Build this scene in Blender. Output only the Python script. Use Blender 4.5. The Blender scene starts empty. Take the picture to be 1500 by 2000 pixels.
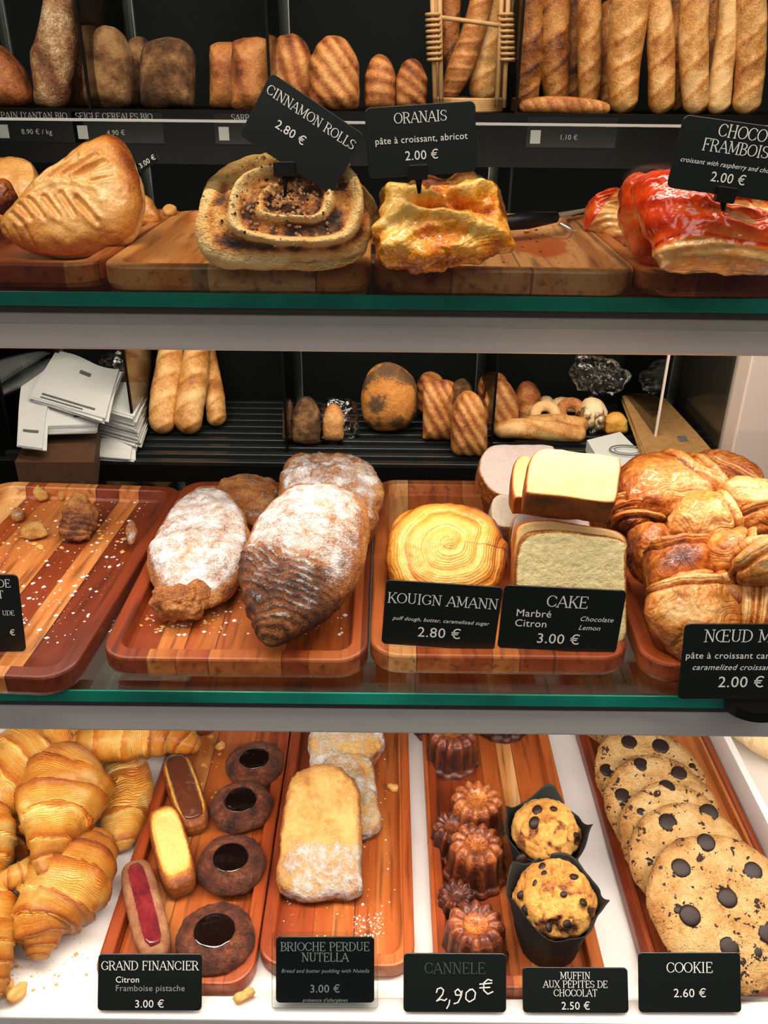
import bpy, math, random
from mathutils import Vector, Matrix, noise
sc = bpy.context.scene
PI = math.pi
R = math.radians
# ---------------------------------------------------------------- camera
F = 1650.0
cam_d = bpy.data.cameras.new('camera')
cam_d.sensor_fit = 'VERTICAL'; cam_d.sensor_height = 24.0; cam_d.lens = F / 2000 * 24.0
cam_d.clip_start = 0.01; cam_d.clip_end = 50
cam = bpy.data.objects.new('camera', cam_d); sc.collection.objects.link(cam)
CM = Matrix.Rotation(R(90 - 27.3), 4, 'X') @ Matrix.Rotation(R(0.6), 4, 'Z')
cam.matrix_world = CM
sc.camera = cam
CM3 = CM.to_3x3()
# ---------------------------------------------------------------- world, lamps, exposure
w = bpy.data.worlds.new('shop_interior'); sc.world = w; w.use_nodes = True
w.node_tree.nodes['Background'].inputs[0].default_value = (0.95, 0.97, 1.0, 1)
w.node_tree.nodes['Background'].inputs[1].default_value = 0.06
sc.view_settings.view_transform = 'Standard'; sc.view_settings.look = 'None'
sc.view_settings.gamma = 1; sc.view_settings.exposure = 0.0


def lamp(name, loc, target, sx, sy, power, col, spread=180):
    d = bpy.data.lights.new(name, 'AREA'); d.shape = 'RECTANGLE'; d.size = sx; d.size_y = sy
    d.energy = power; d.color = col; d.spread = R(spread)
    o = bpy.data.objects.new(name, d); sc.collection.objects.link(o); o.location = loc
    o.rotation_euler = (Vector(target) - Vector(loc)).to_track_quat('-Z', 'Y').to_euler()
    return o


WARM = (1.0, 0.84, 0.66); NEUT = (1.0, 0.90, 0.80)
lamp('ceiling_spot_row', (-0.1, 0.15, 1.0), (0.0, 0.66, -0.12), 1.6, 0.10, 18, WARM)
lamp('case_top_strip', (0.0, 0.54, 0.26), (0, 0.70, -0.12), 1.4, 0.03, 2.0, WARM)
lamp('rack_spot_row', (0.15, 1.10, 0.95), (0.05, 1.8, 0.05), 1.6, 0.08, 8.5, WARM, 110)
lamp('rack_lower_strip', (0.0, 1.45, -0.16), (0.0, 1.85, -0.65), 1.2, 0.03, 3.2, WARM)
lamp('case_middle_strip', (0.0, 0.58, -0.178), (0, 0.62, -0.36), 1.15, 0.012, 1.6, NEUT)
lamp('case_lower_strip', (0.0, 0.478, -0.432), (0, 0.56, -0.69), 1.15, 0.012, 3.5, NEUT)
lamp('front_fill_panel', (0.0, -1.2, 1.1), (0, 0.6, -0.4), 2.2, 1.2, 17, (1, 0.95, 0.9))  # fill light added on the camera side to brighten rails and case fronts


# ---------------------------------------------------------------- pixel rays
def ray(u, v):
    return CM3 @ Vector(((u - 750) / F, -(v - 1000) / F, -1.0))


def P(u, v, z):
    d = ray(u, v); return d * (z / d.z)


def Q(u, v, y):
    d = ray(u, v); return d * (y / d.y)


def depth(p):
    return -(CM3.transposed() @ Vector(p)).z


def M2(px, p):
    return px * depth(p) / F


def hexc(h):
    h = h.lstrip('#'); c = [int(h[i:i + 2], 16) / 255 for i in (0, 2, 4)]
    return tuple((x / 12.92 if x <= .04045 else ((x + .055) / 1.055) ** 2.4) for x in c) + (1.0,)


def fbm(p, scale, seed=0.0, octv=3):
    q = Vector((p[0] * scale + seed * 3.17, p[1] * scale - seed * 1.31, p[2] * scale + seed * 0.77))
    return noise.fractal(q, 0.9, 2.1, octv)


def sstep(a, b, x):
    if a == b: return 0.0 if x < a else 1.0
    t = max(0.0, min(1.0, (x - a) / (b - a))); return t * t * (3 - 2 * t)


# ---------------------------------------------------------------- node materials
class NT:
    def __init__(s, name):
        s.m = bpy.data.materials.new(name); s.m.use_nodes = True
        s.t = s.m.node_tree; s.b = s.t.nodes['Principled BSDF']; s.out = s.t.nodes['Material Output']

    def n(s, typ, **kw):
        nd = s.t.nodes.new(typ)
        for k, v in kw.items():
            if k.startswith('i_'):
                key = k[2:]; nd.inputs[int(key) if key.isdigit() else key].default_value = v
            else: setattr(nd, k, v)
        return nd

    def l(s, a, b): s.t.links.new(a, b)

    def math(s, op, a, b=None, c=None, clamp=False):
        nd = s.n('ShaderNodeMath', operation=op); nd.use_clamp = clamp
        for i, x in enumerate((a, b, c)):
            if x is None: continue
            if isinstance(x, (int, float)): nd.inputs[i].default_value = x
            else: s.l(x, nd.inputs[i])
        return nd.outputs[0]

    def attr(s, name): return s.n('ShaderNodeAttribute', attribute_name=name).outputs['Fac']

    def noise(s, scale, detail=4, vec=None, rough=.55, dist=0.0):
        nd = s.n('ShaderNodeTexNoise'); nd.inputs['Scale'].default_value = scale
        nd.inputs['Detail'].default_value = detail; nd.inputs['Roughness'].default_value = rough
        nd.inputs['Distortion'].default_value = dist
        if vec is not None: s.l(vec, nd.inputs['Vector'])
        return nd.outputs['Fac']

    def obj(s): return s.n('ShaderNodeTexCoord').outputs['Object']

    def ramp(s, fac, stops):
        nd = s.n('ShaderNodeValToRGB'); e = nd.color_ramp.elements
        while len(e) < len(stops): e.new(0.5)
        for i, (p, c) in enumerate(stops):
            e[i].position = p; e[i].color = hexc(c) if isinstance(c, str) else c
        s.l(fac, nd.inputs[0]); return nd.outputs[0]

    def mix(s, fac, a, b):
        nd = s.n('ShaderNodeMix', data_type='RGBA')
        for sock, x in ((nd.inputs[0], fac), (nd.inputs[6], a), (nd.inputs[7], b)):
            if isinstance(x, str): sock.default_value = hexc(x)
            elif isinstance(x, (int, float)): sock.default_value = x
            else: s.l(x, sock)
        return nd.outputs[2]

    def bump(s, h, strength, dist):
        nd = s.n('ShaderNodeBump'); nd.inputs['Strength'].default_value = strength
        nd.inputs['Distance'].default_value = dist; s.l(h, nd.inputs['Height'])
        s.l(nd.outputs[0], s.b.inputs['Normal'])


def plain(name, col, rough=.5, metal=0.0, spec=.5, coat=0, trans=0.0, nz=0.0):
    k = NT(name); b = k.b
    b.inputs['Base Color'].default_value = hexc(col); b.inputs['Roughness'].default_value = rough
    b.inputs['Metallic'].default_value = metal; b.inputs['Coat Weight'].default_value = coat
    b.inputs['Specular IOR Level'].default_value = spec; b.inputs['Transmission Weight'].default_value = trans
    if nz:
        f = k.noise(60 if nz < .7 else 9, 4, k.obj()); h = hexc(col)
        lo = tuple(x * (1 - nz) for x in h[:3]) + (1,)
        k.l(k.ramp(f, [(.3, lo), (.7, h)]), b.inputs['Base Color'])
    return k.m


def crust(name, stops, nscale=35, namt=.25, lines=0, lamt=.12, lbump=.6, bumpd=.0012, bscale=120, rough=.45, coat=.0,
          croug=.2, sugar=False, spec=.5, fleck=None, sss=.06, sugscale=90, lwarp=2.2, hf=.50):
    """baked dough: a browning attribute (real browning of the crust), fine lamination lines, noise, optional icing sugar"""
    k = NT(name); b = k.b; ob = k.obj()
    t = k.attr('toast'); n1 = k.noise(nscale, 5, ob); n2 = k.noise(bscale, 4, ob, .65)
    f = k.math('ADD', t, k.math('MULTIPLY', k.math('SUBTRACT', n1, .5), namt * 2))
    n6 = k.noise(bscale * 4.5, 3, ob, .7)
    f = k.math('ADD', f, k.math('MULTIPLY', k.math('ADD', k.math('SUBTRACT', n6, .5), k.math('MULTIPLY', k.math('SUBTRACT', n2, .5), .7)), hf * 2))
    h = k.math('ADD', k.math('MULTIPLY', n2, .6), k.math('MULTIPLY', n6, .35))
    if lines:
        s = k.attr('s')
        ph = k.math('ADD', k.math('MULTIPLY', s, lines), k.math('MULTIPLY', n1, lwarp))
        wv = k.math('SINE', ph)
        ph2 = k.math('ADD', k.math('MULTIPLY', s, lines * 2.37), k.math('MULTIPLY', n2, 3.0))
        wv = k.math('ADD', k.math('MULTIPLY', wv, .65), k.math('MULTIPLY', k.math('SINE', ph2), .35))
        f = k.math('ADD', f, k.math('MULTIPLY', wv, lamt))
        h = k.math('ADD', h, k.math('MULTIPLY', wv, lbump))
    col = k.ramp(f, stops)
    if fleck:
        v = k.n('ShaderNodeTexVoronoi', feature='F1'); v.inputs['Scale'].default_value = fleck[1]
        nn = k.n('ShaderNodeTexNoise'); nn.inputs['Scale'].default_value = fleck[1] * .8; k.l(ob, nn.inputs['Vector'])
        va = k.n('ShaderNodeVectorMath', operation='MULTIPLY_ADD'); k.l(nn.outputs['Color'], va.inputs[0])
        va.inputs[1].default_value = (.02, .02, .02); k.l(ob, va.inputs[2]); k.l(va.outputs[0], v.inputs['Vector'])
        n3 = k.noise(fleck[1] * .45, 2, ob)
        m = k.math('LESS_THAN', v.outputs['Distance'], k.math('MULTIPLY', k.math('SUBTRACT', n3, fleck[3]), fleck[2]))
        col = k.mix(m, col, fleck[0])
    ro = None
    if sugar:
        sg = k.attr('sugar'); n4 = k.noise(sugscale, 6, ob, .75); n5 = k.noise(900, 2, ob)
        x = k.math('ADD', k.math('MULTIPLY', k.math('SUBTRACT', n4, .5), 1.5), k.math('MULTIPLY', k.math('SUBTRACT', n5, .5), .55))
        m = k.math('MULTIPLY', k.math('ADD', k.math('ADD', sg, x), -.35), 2.6, clamp=True)
        col = k.mix(m, col, '#EFEDEB')
        ro = k.math('ADD', k.math('MULTIPLY', m, .5), rough, clamp=True)
        h = k.math('ADD', h, k.math('MULTIPLY', m, .35))
        k.l(k.math('MULTIPLY', k.math('SUBTRACT', 1.0, m), coat), b.inputs['Coat Weight'])
    else: b.inputs['Coat Weight'].default_value = coat
    b.inputs['Coat Roughness'].default_value = croug
    k.l(col, b.inputs['Base Color'])
    if ro is not None: k.l(ro, b.inputs['Roughness'])
    else: b.inputs['Roughness'].default_value = rough
    b.inputs['Specular IOR Level'].default_value = spec
    if sss:
        b.inputs['Subsurface Weight'].default_value = sss; b.inputs['Subsurface Scale'].default_value = .004
        b.inputs['Subsurface Radius'].default_value = (1, .5, .25)
    k.bump(h, 1.0, bumpd * 2.2)
    return k.m


def wood(name, stops, strip=26.0, rough=.42, seed=0.0, axis=0, darkc='#2A100A'):
    """glued strips of acacia running along local Y"""
    k = NT(name); ob = k.obj(); sep = k.n('ShaderNodeSeparateXYZ'); k.l(ob, sep.inputs[0])
    rnd = k.n('ShaderNodeObjectInfo').outputs['Random']
    x = k.math('ADD', sep.outputs[axis], k.math('MULTIPLY', rnd, 7.0))
    w1 = k.n('ShaderNodeTexWhiteNoise', noise_dimensions='1D')
    # uneven strips: bend the coordinate before flooring
    xs = k.math('ADD', k.math('MULTIPLY', x, strip), k.math('MULTIPLY', k.math('SINE', k.math('MULTIPLY', x, strip * 2.3)), .35))
    fl = k.math('FLOOR', xs); k.l(fl, w1.inputs['W'])
    mp = k.n('ShaderNodeMapping'); mp.inputs['Scale'].default_value = (30, 2.2, 30) if axis == 0 else (2.2, 30, 30); k.l(ob, mp.inputs[0])
    cmb = k.n('ShaderNodeCombineXYZ'); k.l(k.math('MULTIPLY', fl, 3.7), cmb.inputs[1]); k.l(k.math('MULTIPLY', rnd, 50.0), cmb.inputs[0])
    va = k.n('ShaderNodeVectorMath', operation='ADD'); k.l(mp.outputs[0], va.inputs[0]); k.l(cmb.outputs[0], va.inputs[1])
    g = k.noise(1.6, 6, va.outputs[0], .6, .6)
    g2 = k.noise(6.0, 3, va.outputs[0], .5)
    f = k.math('ADD', k.math('MULTIPLY', w1.outputs['Value'], .80), k.math('MULTIPLY', g, .8))
    f = k.math('SUBTRACT', f, .30)
    col = k.ramp(f, stops)
    dk = k.math('MULTIPLY', k.math('SUBTRACT', g2, .53), 6.0, clamp=True)
    col = k.mix(k.math('MULTIPLY', dk, .55), col, darkc)
    fr = k.math('FRACT', xs)
    seam = k.math('LESS_THAN', fr, .035)
    col = k.mix(k.math('MULTIPLY', seam, .6), col, darkc)
    k.l(col, k.b.inputs['Base Color'])
    k.b.inputs['Roughness'].default_value = rough
    k.b.inputs['Coat Weight'].default_value = .12; k.b.inputs['Coat Roughness'].default_value = .3
    k.bump(g2, .35, .0006)
    return k.m


def glassy(name, tint=(1, 1, 1, 1), refl=1.0, rough=0.0, ior=1.45):
    k = NT(name); k.t.nodes.remove(k.b)
    tr = k.n('ShaderNodeBsdfTransparent'); tr.inputs[0].default_value = tint
    gl = k.n('ShaderNodeBsdfGlossy'); gl.inputs['Roughness'].default_value = rough
    fr = k.n('ShaderNodeFresnel'); fr.inputs[0].default_value = ior
    mx = k.n('ShaderNodeMixShader'); k.l(k.math('MULTIPLY', fr.outputs[0], refl), mx.inputs[0])
    k.l(tr.outputs[0], mx.inputs[1]); k.l(gl.outputs[0], mx.inputs[2]); k.l(mx.outputs[0], k.out.inputs[0])
    return k.m


GOLD = [(0, '#F6DCA0'), (.3, '#EDB868'), (.6, '#D98E3C'), (.85, '#A85A20'), (1, '#6E3212')]
M = {}
M['wood'] = wood('acacia_wood', [(0, '#662812'), (.3, '#843616'), (.55, '#9E4A1E'), (.78, '#BC7238'), (1, '#D8A468')], 31)
M['wood_fine'] = wood('acacia_wood_narrow', [(0, '#6E280E'), (.35, '#964018'), (.65, '#B05A24'), (.9, '#C88648'), (1, '#E2B67E')], 36)
M['wood_pale'] = wood('acacia_wood_pale', [(0, '#6A2A10'), (.25, '#A2521E'), (.42, '#C07A3C'), (.7, '#D0965A'), (1, '#DCAE7A')], 15)
M['wood_stain'] = wood('acacia_wood_stained', [(0, '#7C3A1A'), (.15, '#A8622E'), (.35, '#BE8450'), (.7, '#CE9E68'), (1, '#DAB484')], 11)
M['white'] = plain('white_lacquer', '#EDE9E4', .35)
M['rail'] = plain('satin_aluminium', '#DAD4CE', .38, .25, nz=.04)
M['raildark'] = plain('dark_aluminium', '#4A4542', .5, .3)
M['glass'] = glassy('clear_glass', (.93, .965, .95, 1), .9)
M['pane'] = glassy('front_pane_glass', (.90, .92, .91, 1), .8)
M['edge'] = plain('green_glass_edge', '#18A88E', .08, spec=.8, nz=.75)  # dark-to-teal mottling paints uneven reflections into the green edge colour
M['edgelight'] = plain('polished_glass_rim', '#C8CCC8', .2, spec=.8)
M['black'] = plain('black_panel', '#060707', .6, spec=.12)
M['blackgloss'] = plain('black_plastic', '#0A0B0B', .4, spec=.25)
M['rackback'] = plain('dark_green_back_panel', '#0E1413', .8, spec=.15, nz=.3)
M['slat'] = plain('black_metal_slat', '#22282A', .35, .3)
M['steel'] = plain('brushed_steel', '#C9CCC8', .3, .8)
M['card'] = plain('black_card', '#101614', .32)
M['ink'] = plain('white_print', '#E8E8E4', .6)
M['inkgrey'] = plain('worn_grey_print', '#8A8D8A', .7)
M['inkdim'] = plain('faded_print', '#3E4442', .8)
M['chalk'] = plain('chalk_marker', '#F2F0EA', .8)
M['pillar'] = plain('painted_white_panel', '#F0DED4', .5)
M['floor'] = plain('dark_floor', '#2A2622', .5)

# ---------------------------------------------------------------- mesh helpers
COL = sc.collection


def mk(name, V, Fc, mat, parent=None, loc=None, rot=None, smooth=True, attrs=None):
    me = bpy.data.meshes.new(name); me.from_pydata([tuple(v) for v in V], [], Fc); me.update()
    if smooth: me.polygons.foreach_set('use_smooth', [True] * len(me.polygons))
    if attrs:
        for an, vals in attrs.items():
            a = me.attributes.new(an, 'FLOAT', 'POINT'); a.data.foreach_set('value', vals)
    if mat is not None: me.materials.append(M[mat] if isinstance(mat, str) else mat)
    o = bpy.data.objects.new(name, me); COL.objects.link(o)
    if parent is not None: o.parent = parent
    if loc is not None: o.location = loc
    if rot is not None: o.rotation_euler = tuple(R(a) for a in rot)
    return o


def tag(o, label=None, cat=None, group=None, kind=None):
    if label: o['label'] = label
    if cat: o['category'] = cat
    if group: o['group'] = group
    if kind: o['kind'] = kind
    return o


def empty(name, loc=(0, 0, 0), rot=None):
    o = bpy.data.objects.new(name, None); COL.objects.link(o); o.location = loc; o.empty_display_size = .02
    if rot is not None: o.rotation_euler = tuple(R(a) for a in rot)
    return o


class MB:
    def __init__(s): s.V = []; s.F = []

    def add(s, V, Fc):
        b = len(s.V); s.V += [Vector(v) for v in V]; s.F += [tuple(i + b for i in f) for f in Fc]; return s

    def box(s, x0, x1, y0, y1, z0, z1, mat=None):
        V = [Vector((x, y, z)) for x in (x0, x1) for y in (y0, y1) for z in (z0, z1)]
        if mat is not None: V = [mat @ v for v in V]
        return s.add(V, [(0, 1, 3, 2), (4, 6, 7, 5), (0, 4, 5, 1), (2, 3, 7, 6), (0, 2, 6, 4), (1, 5, 7, 3)])

    def tube(s, pts, rad, n=10):
        pts = [Vector(p) for p in pts]; V = []; Fc = []
        rads = rad if isinstance(rad, (list, tuple)) else [rad] * len(pts)
        for i, p in enumerate(pts):
            t = (pts[min(i + 1, len(pts) - 1)] - pts[max(i - 1, 0)]).normalized()
            up = Vector((0, 0, 1)) if abs(t.z) < .9 else Vector((0, 1, 0))
            a = t.cross(up).normalized(); b = a.cross(t)
            for j in range(n):
                c = 2 * PI * j / n; V.append(p + (a * math.cos(c) + b * math.sin(c)) * rads[i])
        for i in range(len(pts) - 1):
            for j in range(n):
                k = (j + 1) % n; Fc.append((i * n + j, i * n + k, (i + 1) * n + k, (i + 1) * n + j))
        Fc.append(tuple(range(n))[::-1]); Fc.append(tuple(range((len(pts) - 1) * n, len(pts) * n)))
        return s.add(V, Fc)

    def build(s, name, mat, parent=None, loc=None, rot=None, smooth=False, bevel=0):
        o = mk(name, s.V, s.F, mat, parent, loc, rot, smooth)
        if bevel:
            m = o.modifiers.new('bevel', 'BEVEL'); m.width = bevel; m.segments = 3; m.limit_method = 'ANGLE'
        return o


def catmull(pts, t, closed=True):
    n = len(pts)
    if closed: x = (t % 1.0) * n; i = int(x) % n; f = x - int(x); g = lambda k: pts[k % n]
    else: x = max(0, min(.999999, t)) * (n - 1); i = int(x); f = x - i; g = lambda k: pts[max(0, min(n - 1, k))]
    a, b, c, d = g(i - 1), g(i), g(i + 1), g(i + 2)
    return [.5 * ((2 * b[k]) + (-a[k] + c[k]) * f + (2 * a[k] - 5 * b[k] + 4 * c[k] - d[k]) * f * f + (-a[k] + 3 * b[k] - 3 * c[k] + d[k]) * f ** 3) for k in range(len(b))]


def rrect(w, h, r, n=6):
    pts = []
    for cx, cy, a0 in ((w / 2 - r, h / 2 - r, 0), (-w / 2 + r, h / 2 - r, 90), (-w / 2 + r, -h / 2 + r, 180), (w / 2 - r, -h / 2 + r, 270)):
        for i in range(n + 1):
            a = R(a0 + 90 * i / n); pts.append((cx + r * math.cos(a), cy + r * math.sin(a)))
    return pts


def loops(name, rings, mat, parent=None, loc=None, rot=None, smooth=False, capa=True, capb=True):
    """rings: list of lists of 3-D points with equal counts"""
    V = []; Fc = []; n = len(rings[0])
    for r in rings: V += r
    for i in range(len(rings) - 1):
        for j in range(n):
            k = (j + 1) % n; Fc.append((i * n + j, i * n + k, (i + 1) * n + k, (i + 1) * n + j))
    if capa: Fc.append(tuple(range(n))[::-1])
    if capb: Fc.append(tuple(range((len(rings) - 1) * n, len(rings) * n)))
    return mk(name, V, Fc, mat, parent, loc, rot, smooth)


def plate(name, w, h, t, r, mat, parent=None, loc=None, rot=None, b=.0003):
    """rounded rectangle in local XY, thickness along Z"""
    A = rrect(w - 2 * b, h - 2 * b, max(r - b, .0005)); B = rrect(w, h, r)
    z = lambda L, zz: [(x, y, zz) for x, y in L]
    return loops(name, [z(A, -t / 2), z(B, -t / 2 + b), z(B, t / 2 - b), z(A, t / 2)], mat, parent, loc, rot)


def outline_fn(o):
    if o[0] == 'e':
        _, a, b = o; return lambda th: (a * math.cos(th), b * math.sin(th))
    if o[0] == 'se':
        _, a, b, n = o

        def f(th):
            c, s = math.cos(th), math.sin(th)
            rr = (abs(c / a) ** n + abs(s / b) ** n) ** (-1 / n); return (rr * c, rr * s)
        return f
    return lambda th: tuple(catmull(o, th / (2 * PI)))[:2]


def blob(name, o, T, Tb, p, q, mat, fn=None, parent=None, loc=None, rot=None, nu=112, nv=56, seed=0, mtx=None):
    """closed baked form over an outline in local XY: |rho|^p+|z/T|^q=1 profile; fn(P, rho, theta, up)->(offset, toast, sugar, s)"""
    of = outline_fn(o)
    rad = sum(math.hypot(*of(2 * PI * i / 24)) for i in range(24)) / 24
    prof = []; K = 300
    for i in range(2 * K + 1):
        a = PI * i / (2 * K); c = abs(math.cos(a)); s = abs(math.sin(a))
        rho = s ** (2 / p); z = c ** (2 / q) * (T if i <= K else -Tb)
        prof.append((rho, z))
    acc = [0]
    for i in range(1, len(prof)):
        acc.append(acc[-1] + math.hypot((prof[i][0] - prof[i - 1][0]) * rad, prof[i][1] - prof[i - 1][1]))
    smp = []; j = 0
    for i in range(nv + 1):
        d = acc[-1] * i / nv
        while j < len(acc) - 2 and acc[j + 1] < d: j += 1
        f = (d - acc[j]) / max(1e-9, acc[j + 1] - acc[j])
        smp.append((prof[j][0] + f * (prof[j + 1][0] - prof[j][0]), prof[j][1] + f * (prof[j + 1][1] - prof[j][1])))
    V = []; T_ = []; S_ = []; L_ = []
    for i, (rho, z) in enumerate(smp):
        a, b = smp[max(0, i - 1)], smp[min(nv, i + 1)]
        dr = (b[0] - a[0]) * rad; dz = b[1] - a[1]; ln = math.hypot(dr, dz) or 1
        nr, nz = -dz / ln, dr / ln
        pole = i in (0, nv)
        for k in range(1 if pole else nu):
            th = 2 * PI * k / nu; ox, oy = of(th); pt = Vector((ox * rho, oy * rho, z))
            d, to, su, s = fn(pt, rho, th, z / (T if z > 0 else Tb)) if fn else (0, .4, 0, 0)
            h = math.hypot(ox, oy) or 1
            n3 = Vector((ox / h * nr, oy / h * nr, nz))
            if pole: n3 = Vector((0, 0, 1 if i == 0 else -1))
            V.append(pt + n3 * d); T_.append(to); S_.append(su); L_.append(s)
    Fc = []
    for k in range(nu): Fc.append((0, 1 + k, 1 + (k + 1) % nu))
    for i in range(nv - 2):
        for k in range(nu):
            b = 1 + i * nu; k2 = (k + 1) % nu; Fc.append((b + k, b + nu + k, b + nu + k2, b + k2))
    e = 1 + (nv - 1) * nu; b = e - nu
    for k in range(nu): Fc.append((e, b + (k + 1) % nu, b + k))
    ob = mk(name, V, Fc, mat, parent, loc, rot, True, {'toast': T_, 'sugar': S_, 's': L_})
    if mtx is not None: ob.matrix_world = mtx
    return ob


def roll(name, path, mat, fn=None, parent=None, n=96, m=40, flat=1.0, endp=.5, up=None):
    """loft along 3-D path of (Vector, radius); fn(t, th, P)->(radius factor, toast, sugar, s). Origin at the path's middle."""
    pts = [tuple(p) + (r,) for p, r in path]
    org = Vector(catmull(pts, .5, False)[:3])
    V = []; T_ = []; S_ = []; L_ = []; cen = []
    ts = [.5 - .5 * math.cos(PI * i / n) for i in range(n + 1)]
    ts = [.5 * a + .5 * i / n for i, a in enumerate(ts)]
    cen = [catmull(pts, t, False) for t in ts]
    U = Vector(up) if up is not None else Vector((0, 0, 1))
    acc = 0.0; total = sum((Vector(cen[i + 1][:3]) - Vector(cen[i][:3])).length for i in range(n))
    for i, t in enumerate(ts):
        c = Vector(cen[i][:3]); r = cen[i][3]
        if i: acc += (c - Vector(cen[i - 1][:3])).length
        tg = (Vector(cen[min(n, i + 1)][:3]) - Vector(cen[max(0, i - 1)][:3])).normalized()
        a = tg.cross(U)
        if a.length < .05: a = tg.cross(Vector((0, 1, 0)))
        a.normalize(); b = a.cross(tg)
        # rounded ends
        de = min(acc, total - acc); cap = 1.0
        if de < r * endp: cap = math.sqrt(max(0.0, 1 - (1 - de / (r * endp)) ** 2))
        for k in range(m):
            th = 2 * PI * k / m
            d = a * math.cos(th) + b * (math.sin(th) * flat)
            pp = c + d * r
            f, to, su, s = fn(t, th, pp) if fn else (1, .4, 0, acc)
            V.append(c + d * (r * f * cap) - org); T_.append(to); S_.append(su); L_.append(s)
    Fc = []
    for i in range(n):
        for k in range(m):
            k2 = (k + 1) % m; Fc.append((i * m + k, i * m + k2, (i + 1) * m + k2, (i + 1) * m + k))
    o = mk(name, V, Fc, mat, parent, org, None, True, {'toast': T_, 'sugar': S_, 's': L_})
    return o


def frame(c, tilt, rz=0.0, ry=0.0):
    return Matrix.Translation(c) @ Matrix.Rotation(R(rz), 4, 'Z') @ Matrix.Rotation(R(ry), 4, 'Y') @ Matrix.Rotation(R(tilt), 4, 'X')


def trace(px, fr):
    """pixels -> local XY in the plane of frame fr"""
    c = fr.translation; n = (fr.to_3x3() @ Vector((0, 0, 1))); inv = fr.inverted(); out = []
    for u, v in px:
        d = ray(u, v); out.append(tuple((inv @ (d * (c.dot(n) / d.dot(n))))[:2]))
    return out


def segd(x, y, a, b):
    dx, dy = b[0] - a[0], b[1] - a[1]; L = dx * dx + dy * dy or 1e-9
    t = max(0, min(1, ((x - a[0]) * dx + (y - a[1]) * dy) / L))
    return math.hypot(x - a[0] - t * dx, y - a[1] - t * dy), t


def jdup(o, parent=None):
    c = o.copy(); COL.objects.link(c)
    if parent is not None: c.parent = parent
    for ch in o.children: jdup(ch, c)
    return c
# ---------------------------------------------------------------- setting
ZT, ZM, ZB = -.134, -.380, -.690
TR = .018        # tray height
TF = .007        # tray floor above shelf


def struct(o): o['kind'] = 'structure'; return o


struct(MB().box(-2.5, 2.5, -.5, 2.2, -1.62, -1.6).build('floor', 'floor'))
struct(MB().box(-2.5, 2.5, 2.06, 2.12, -1.6, 1.4).build('wall_back', 'rackback'))
struct(MB().box(.712, 1.6, 1.60, 2.05, -1.6, -.2).build('wall_right', 'pillar', bevel=.004))

def shelf(yf, yb, z, rail, label):
    g = MB().box(-.95, .95, yf + .0015, yb, z - .010, z).build('glass_shelf', 'glass')
    e = MB().box(-.95, .95, yf, yf + .0014, z - .010, z).build('polished_edge', 'edge', g, bevel=.0004); e['label'] = 'green polished glass edge'
    MB().box(-.95, .95, yf + .004, yf + .026, z - rail, z - .0105).build('shelf_rail', 'rail', g, bevel=.002)
    MB().box(-.95, .95, yf + .002, yf + .012, z - .0150, z - .0102).build('rail_gasket', 'raildark', g)
    return tag(g, label, 'glass shelf')


shelf(.585, .90, ZT, .042, 'upper clear glass shelf with a green edge above a grey metal rail')
shelf(.462, .800, ZM, .040, 'middle clear glass shelf with a green edge and grey rail, holding sugared croissants')
# base, lip and liner of the lowest level
base = MB().box(-.95, .95, .4415, .95, ZB - .03, ZB).build('display_base', 'white')
tag(base, 'white glossy base of the display case under the lowest row of trays', 'display case base')
tag(MB().box(-.95, .95, .421, .4412, ZB - .20, ZB + .007).build('trim_1', 'white', bevel=.0025), kind='structure')
tag(MB().box(-.95, .95, .952, .966, ZB - .03, -.52).build('trim_2', 'white'), kind='structure')
tag(MB().box(.378, .386, .4425, .94, ZB, ZB + .045).build('divider_wall', 'white', bevel=.001), 'upright white divider strip right of the cookie tray', 'divider')
# low upright pane in front of the top shelf
pn = MB().box(-.95, .95, .5755, .5790, ZT - .02, -.0268).build('front_pane', 'pane')
tag(pn, 'low clear glass pane with a bright top rim in front of the top shelf', 'glass pane')
MB().box(-.95, .95, .5753, .5792, -.0266, -.0252).build('pane_rim', 'edgelight', pn)


def tray(fl, frt, y_len, z, label, mat='wood', rim=.011, r=.022, rz=None, floor_r=.012, px=True):
    """fl, frt: pixels of the front-left and front-right top rim corners"""
    zt = z + TR
    a, b = P(fl[0], fl[1], zt), P(frt[0], frt[1], zt)
    wd = (b - a).length; ang = math.atan2(b.y - a.y, b.x - a.x) if rz is None else R(rz)
    c = (a + b) / 2 + Vector((-math.sin(ang), math.cos(ang), 0)) * y_len / 2
    ring = lambda w, h, rr, zz: [(x, y, zz) for x, y in rrect(w, h, rr, 8)]
    W, H = wd, y_len
    rings = [ring(W - .008, H - .008, r - .003, 0), ring(W - .003, H - .003, r - .001, .0015), ring(W, H, r, .005), ring(W, H, r, TR - .002),
             ring(W - .0012, H - .0012, r, TR - .0006), ring(W - .004, H - .004, r - .001, TR),
             ring(W - 2 * rim, H - 2 * rim, floor_r, TR), ring(W - 2 * rim - .002, H - 2 * rim - .002, floor_r, TR - .001),
             ring(W - 2 * rim - .006, H - 2 * rim - .006, floor_r, TF + .002), ring(W - 2 * rim - .011, H - 2 * rim - .011, floor_r, TF)]
    t = loops('wooden_tray', rings, mat, None, None, None, False)
    t.location = (c.x, c.y, z); t.rotation_euler = (0, 0, ang)
    tag(t, label, 'tray'); return t


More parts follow.
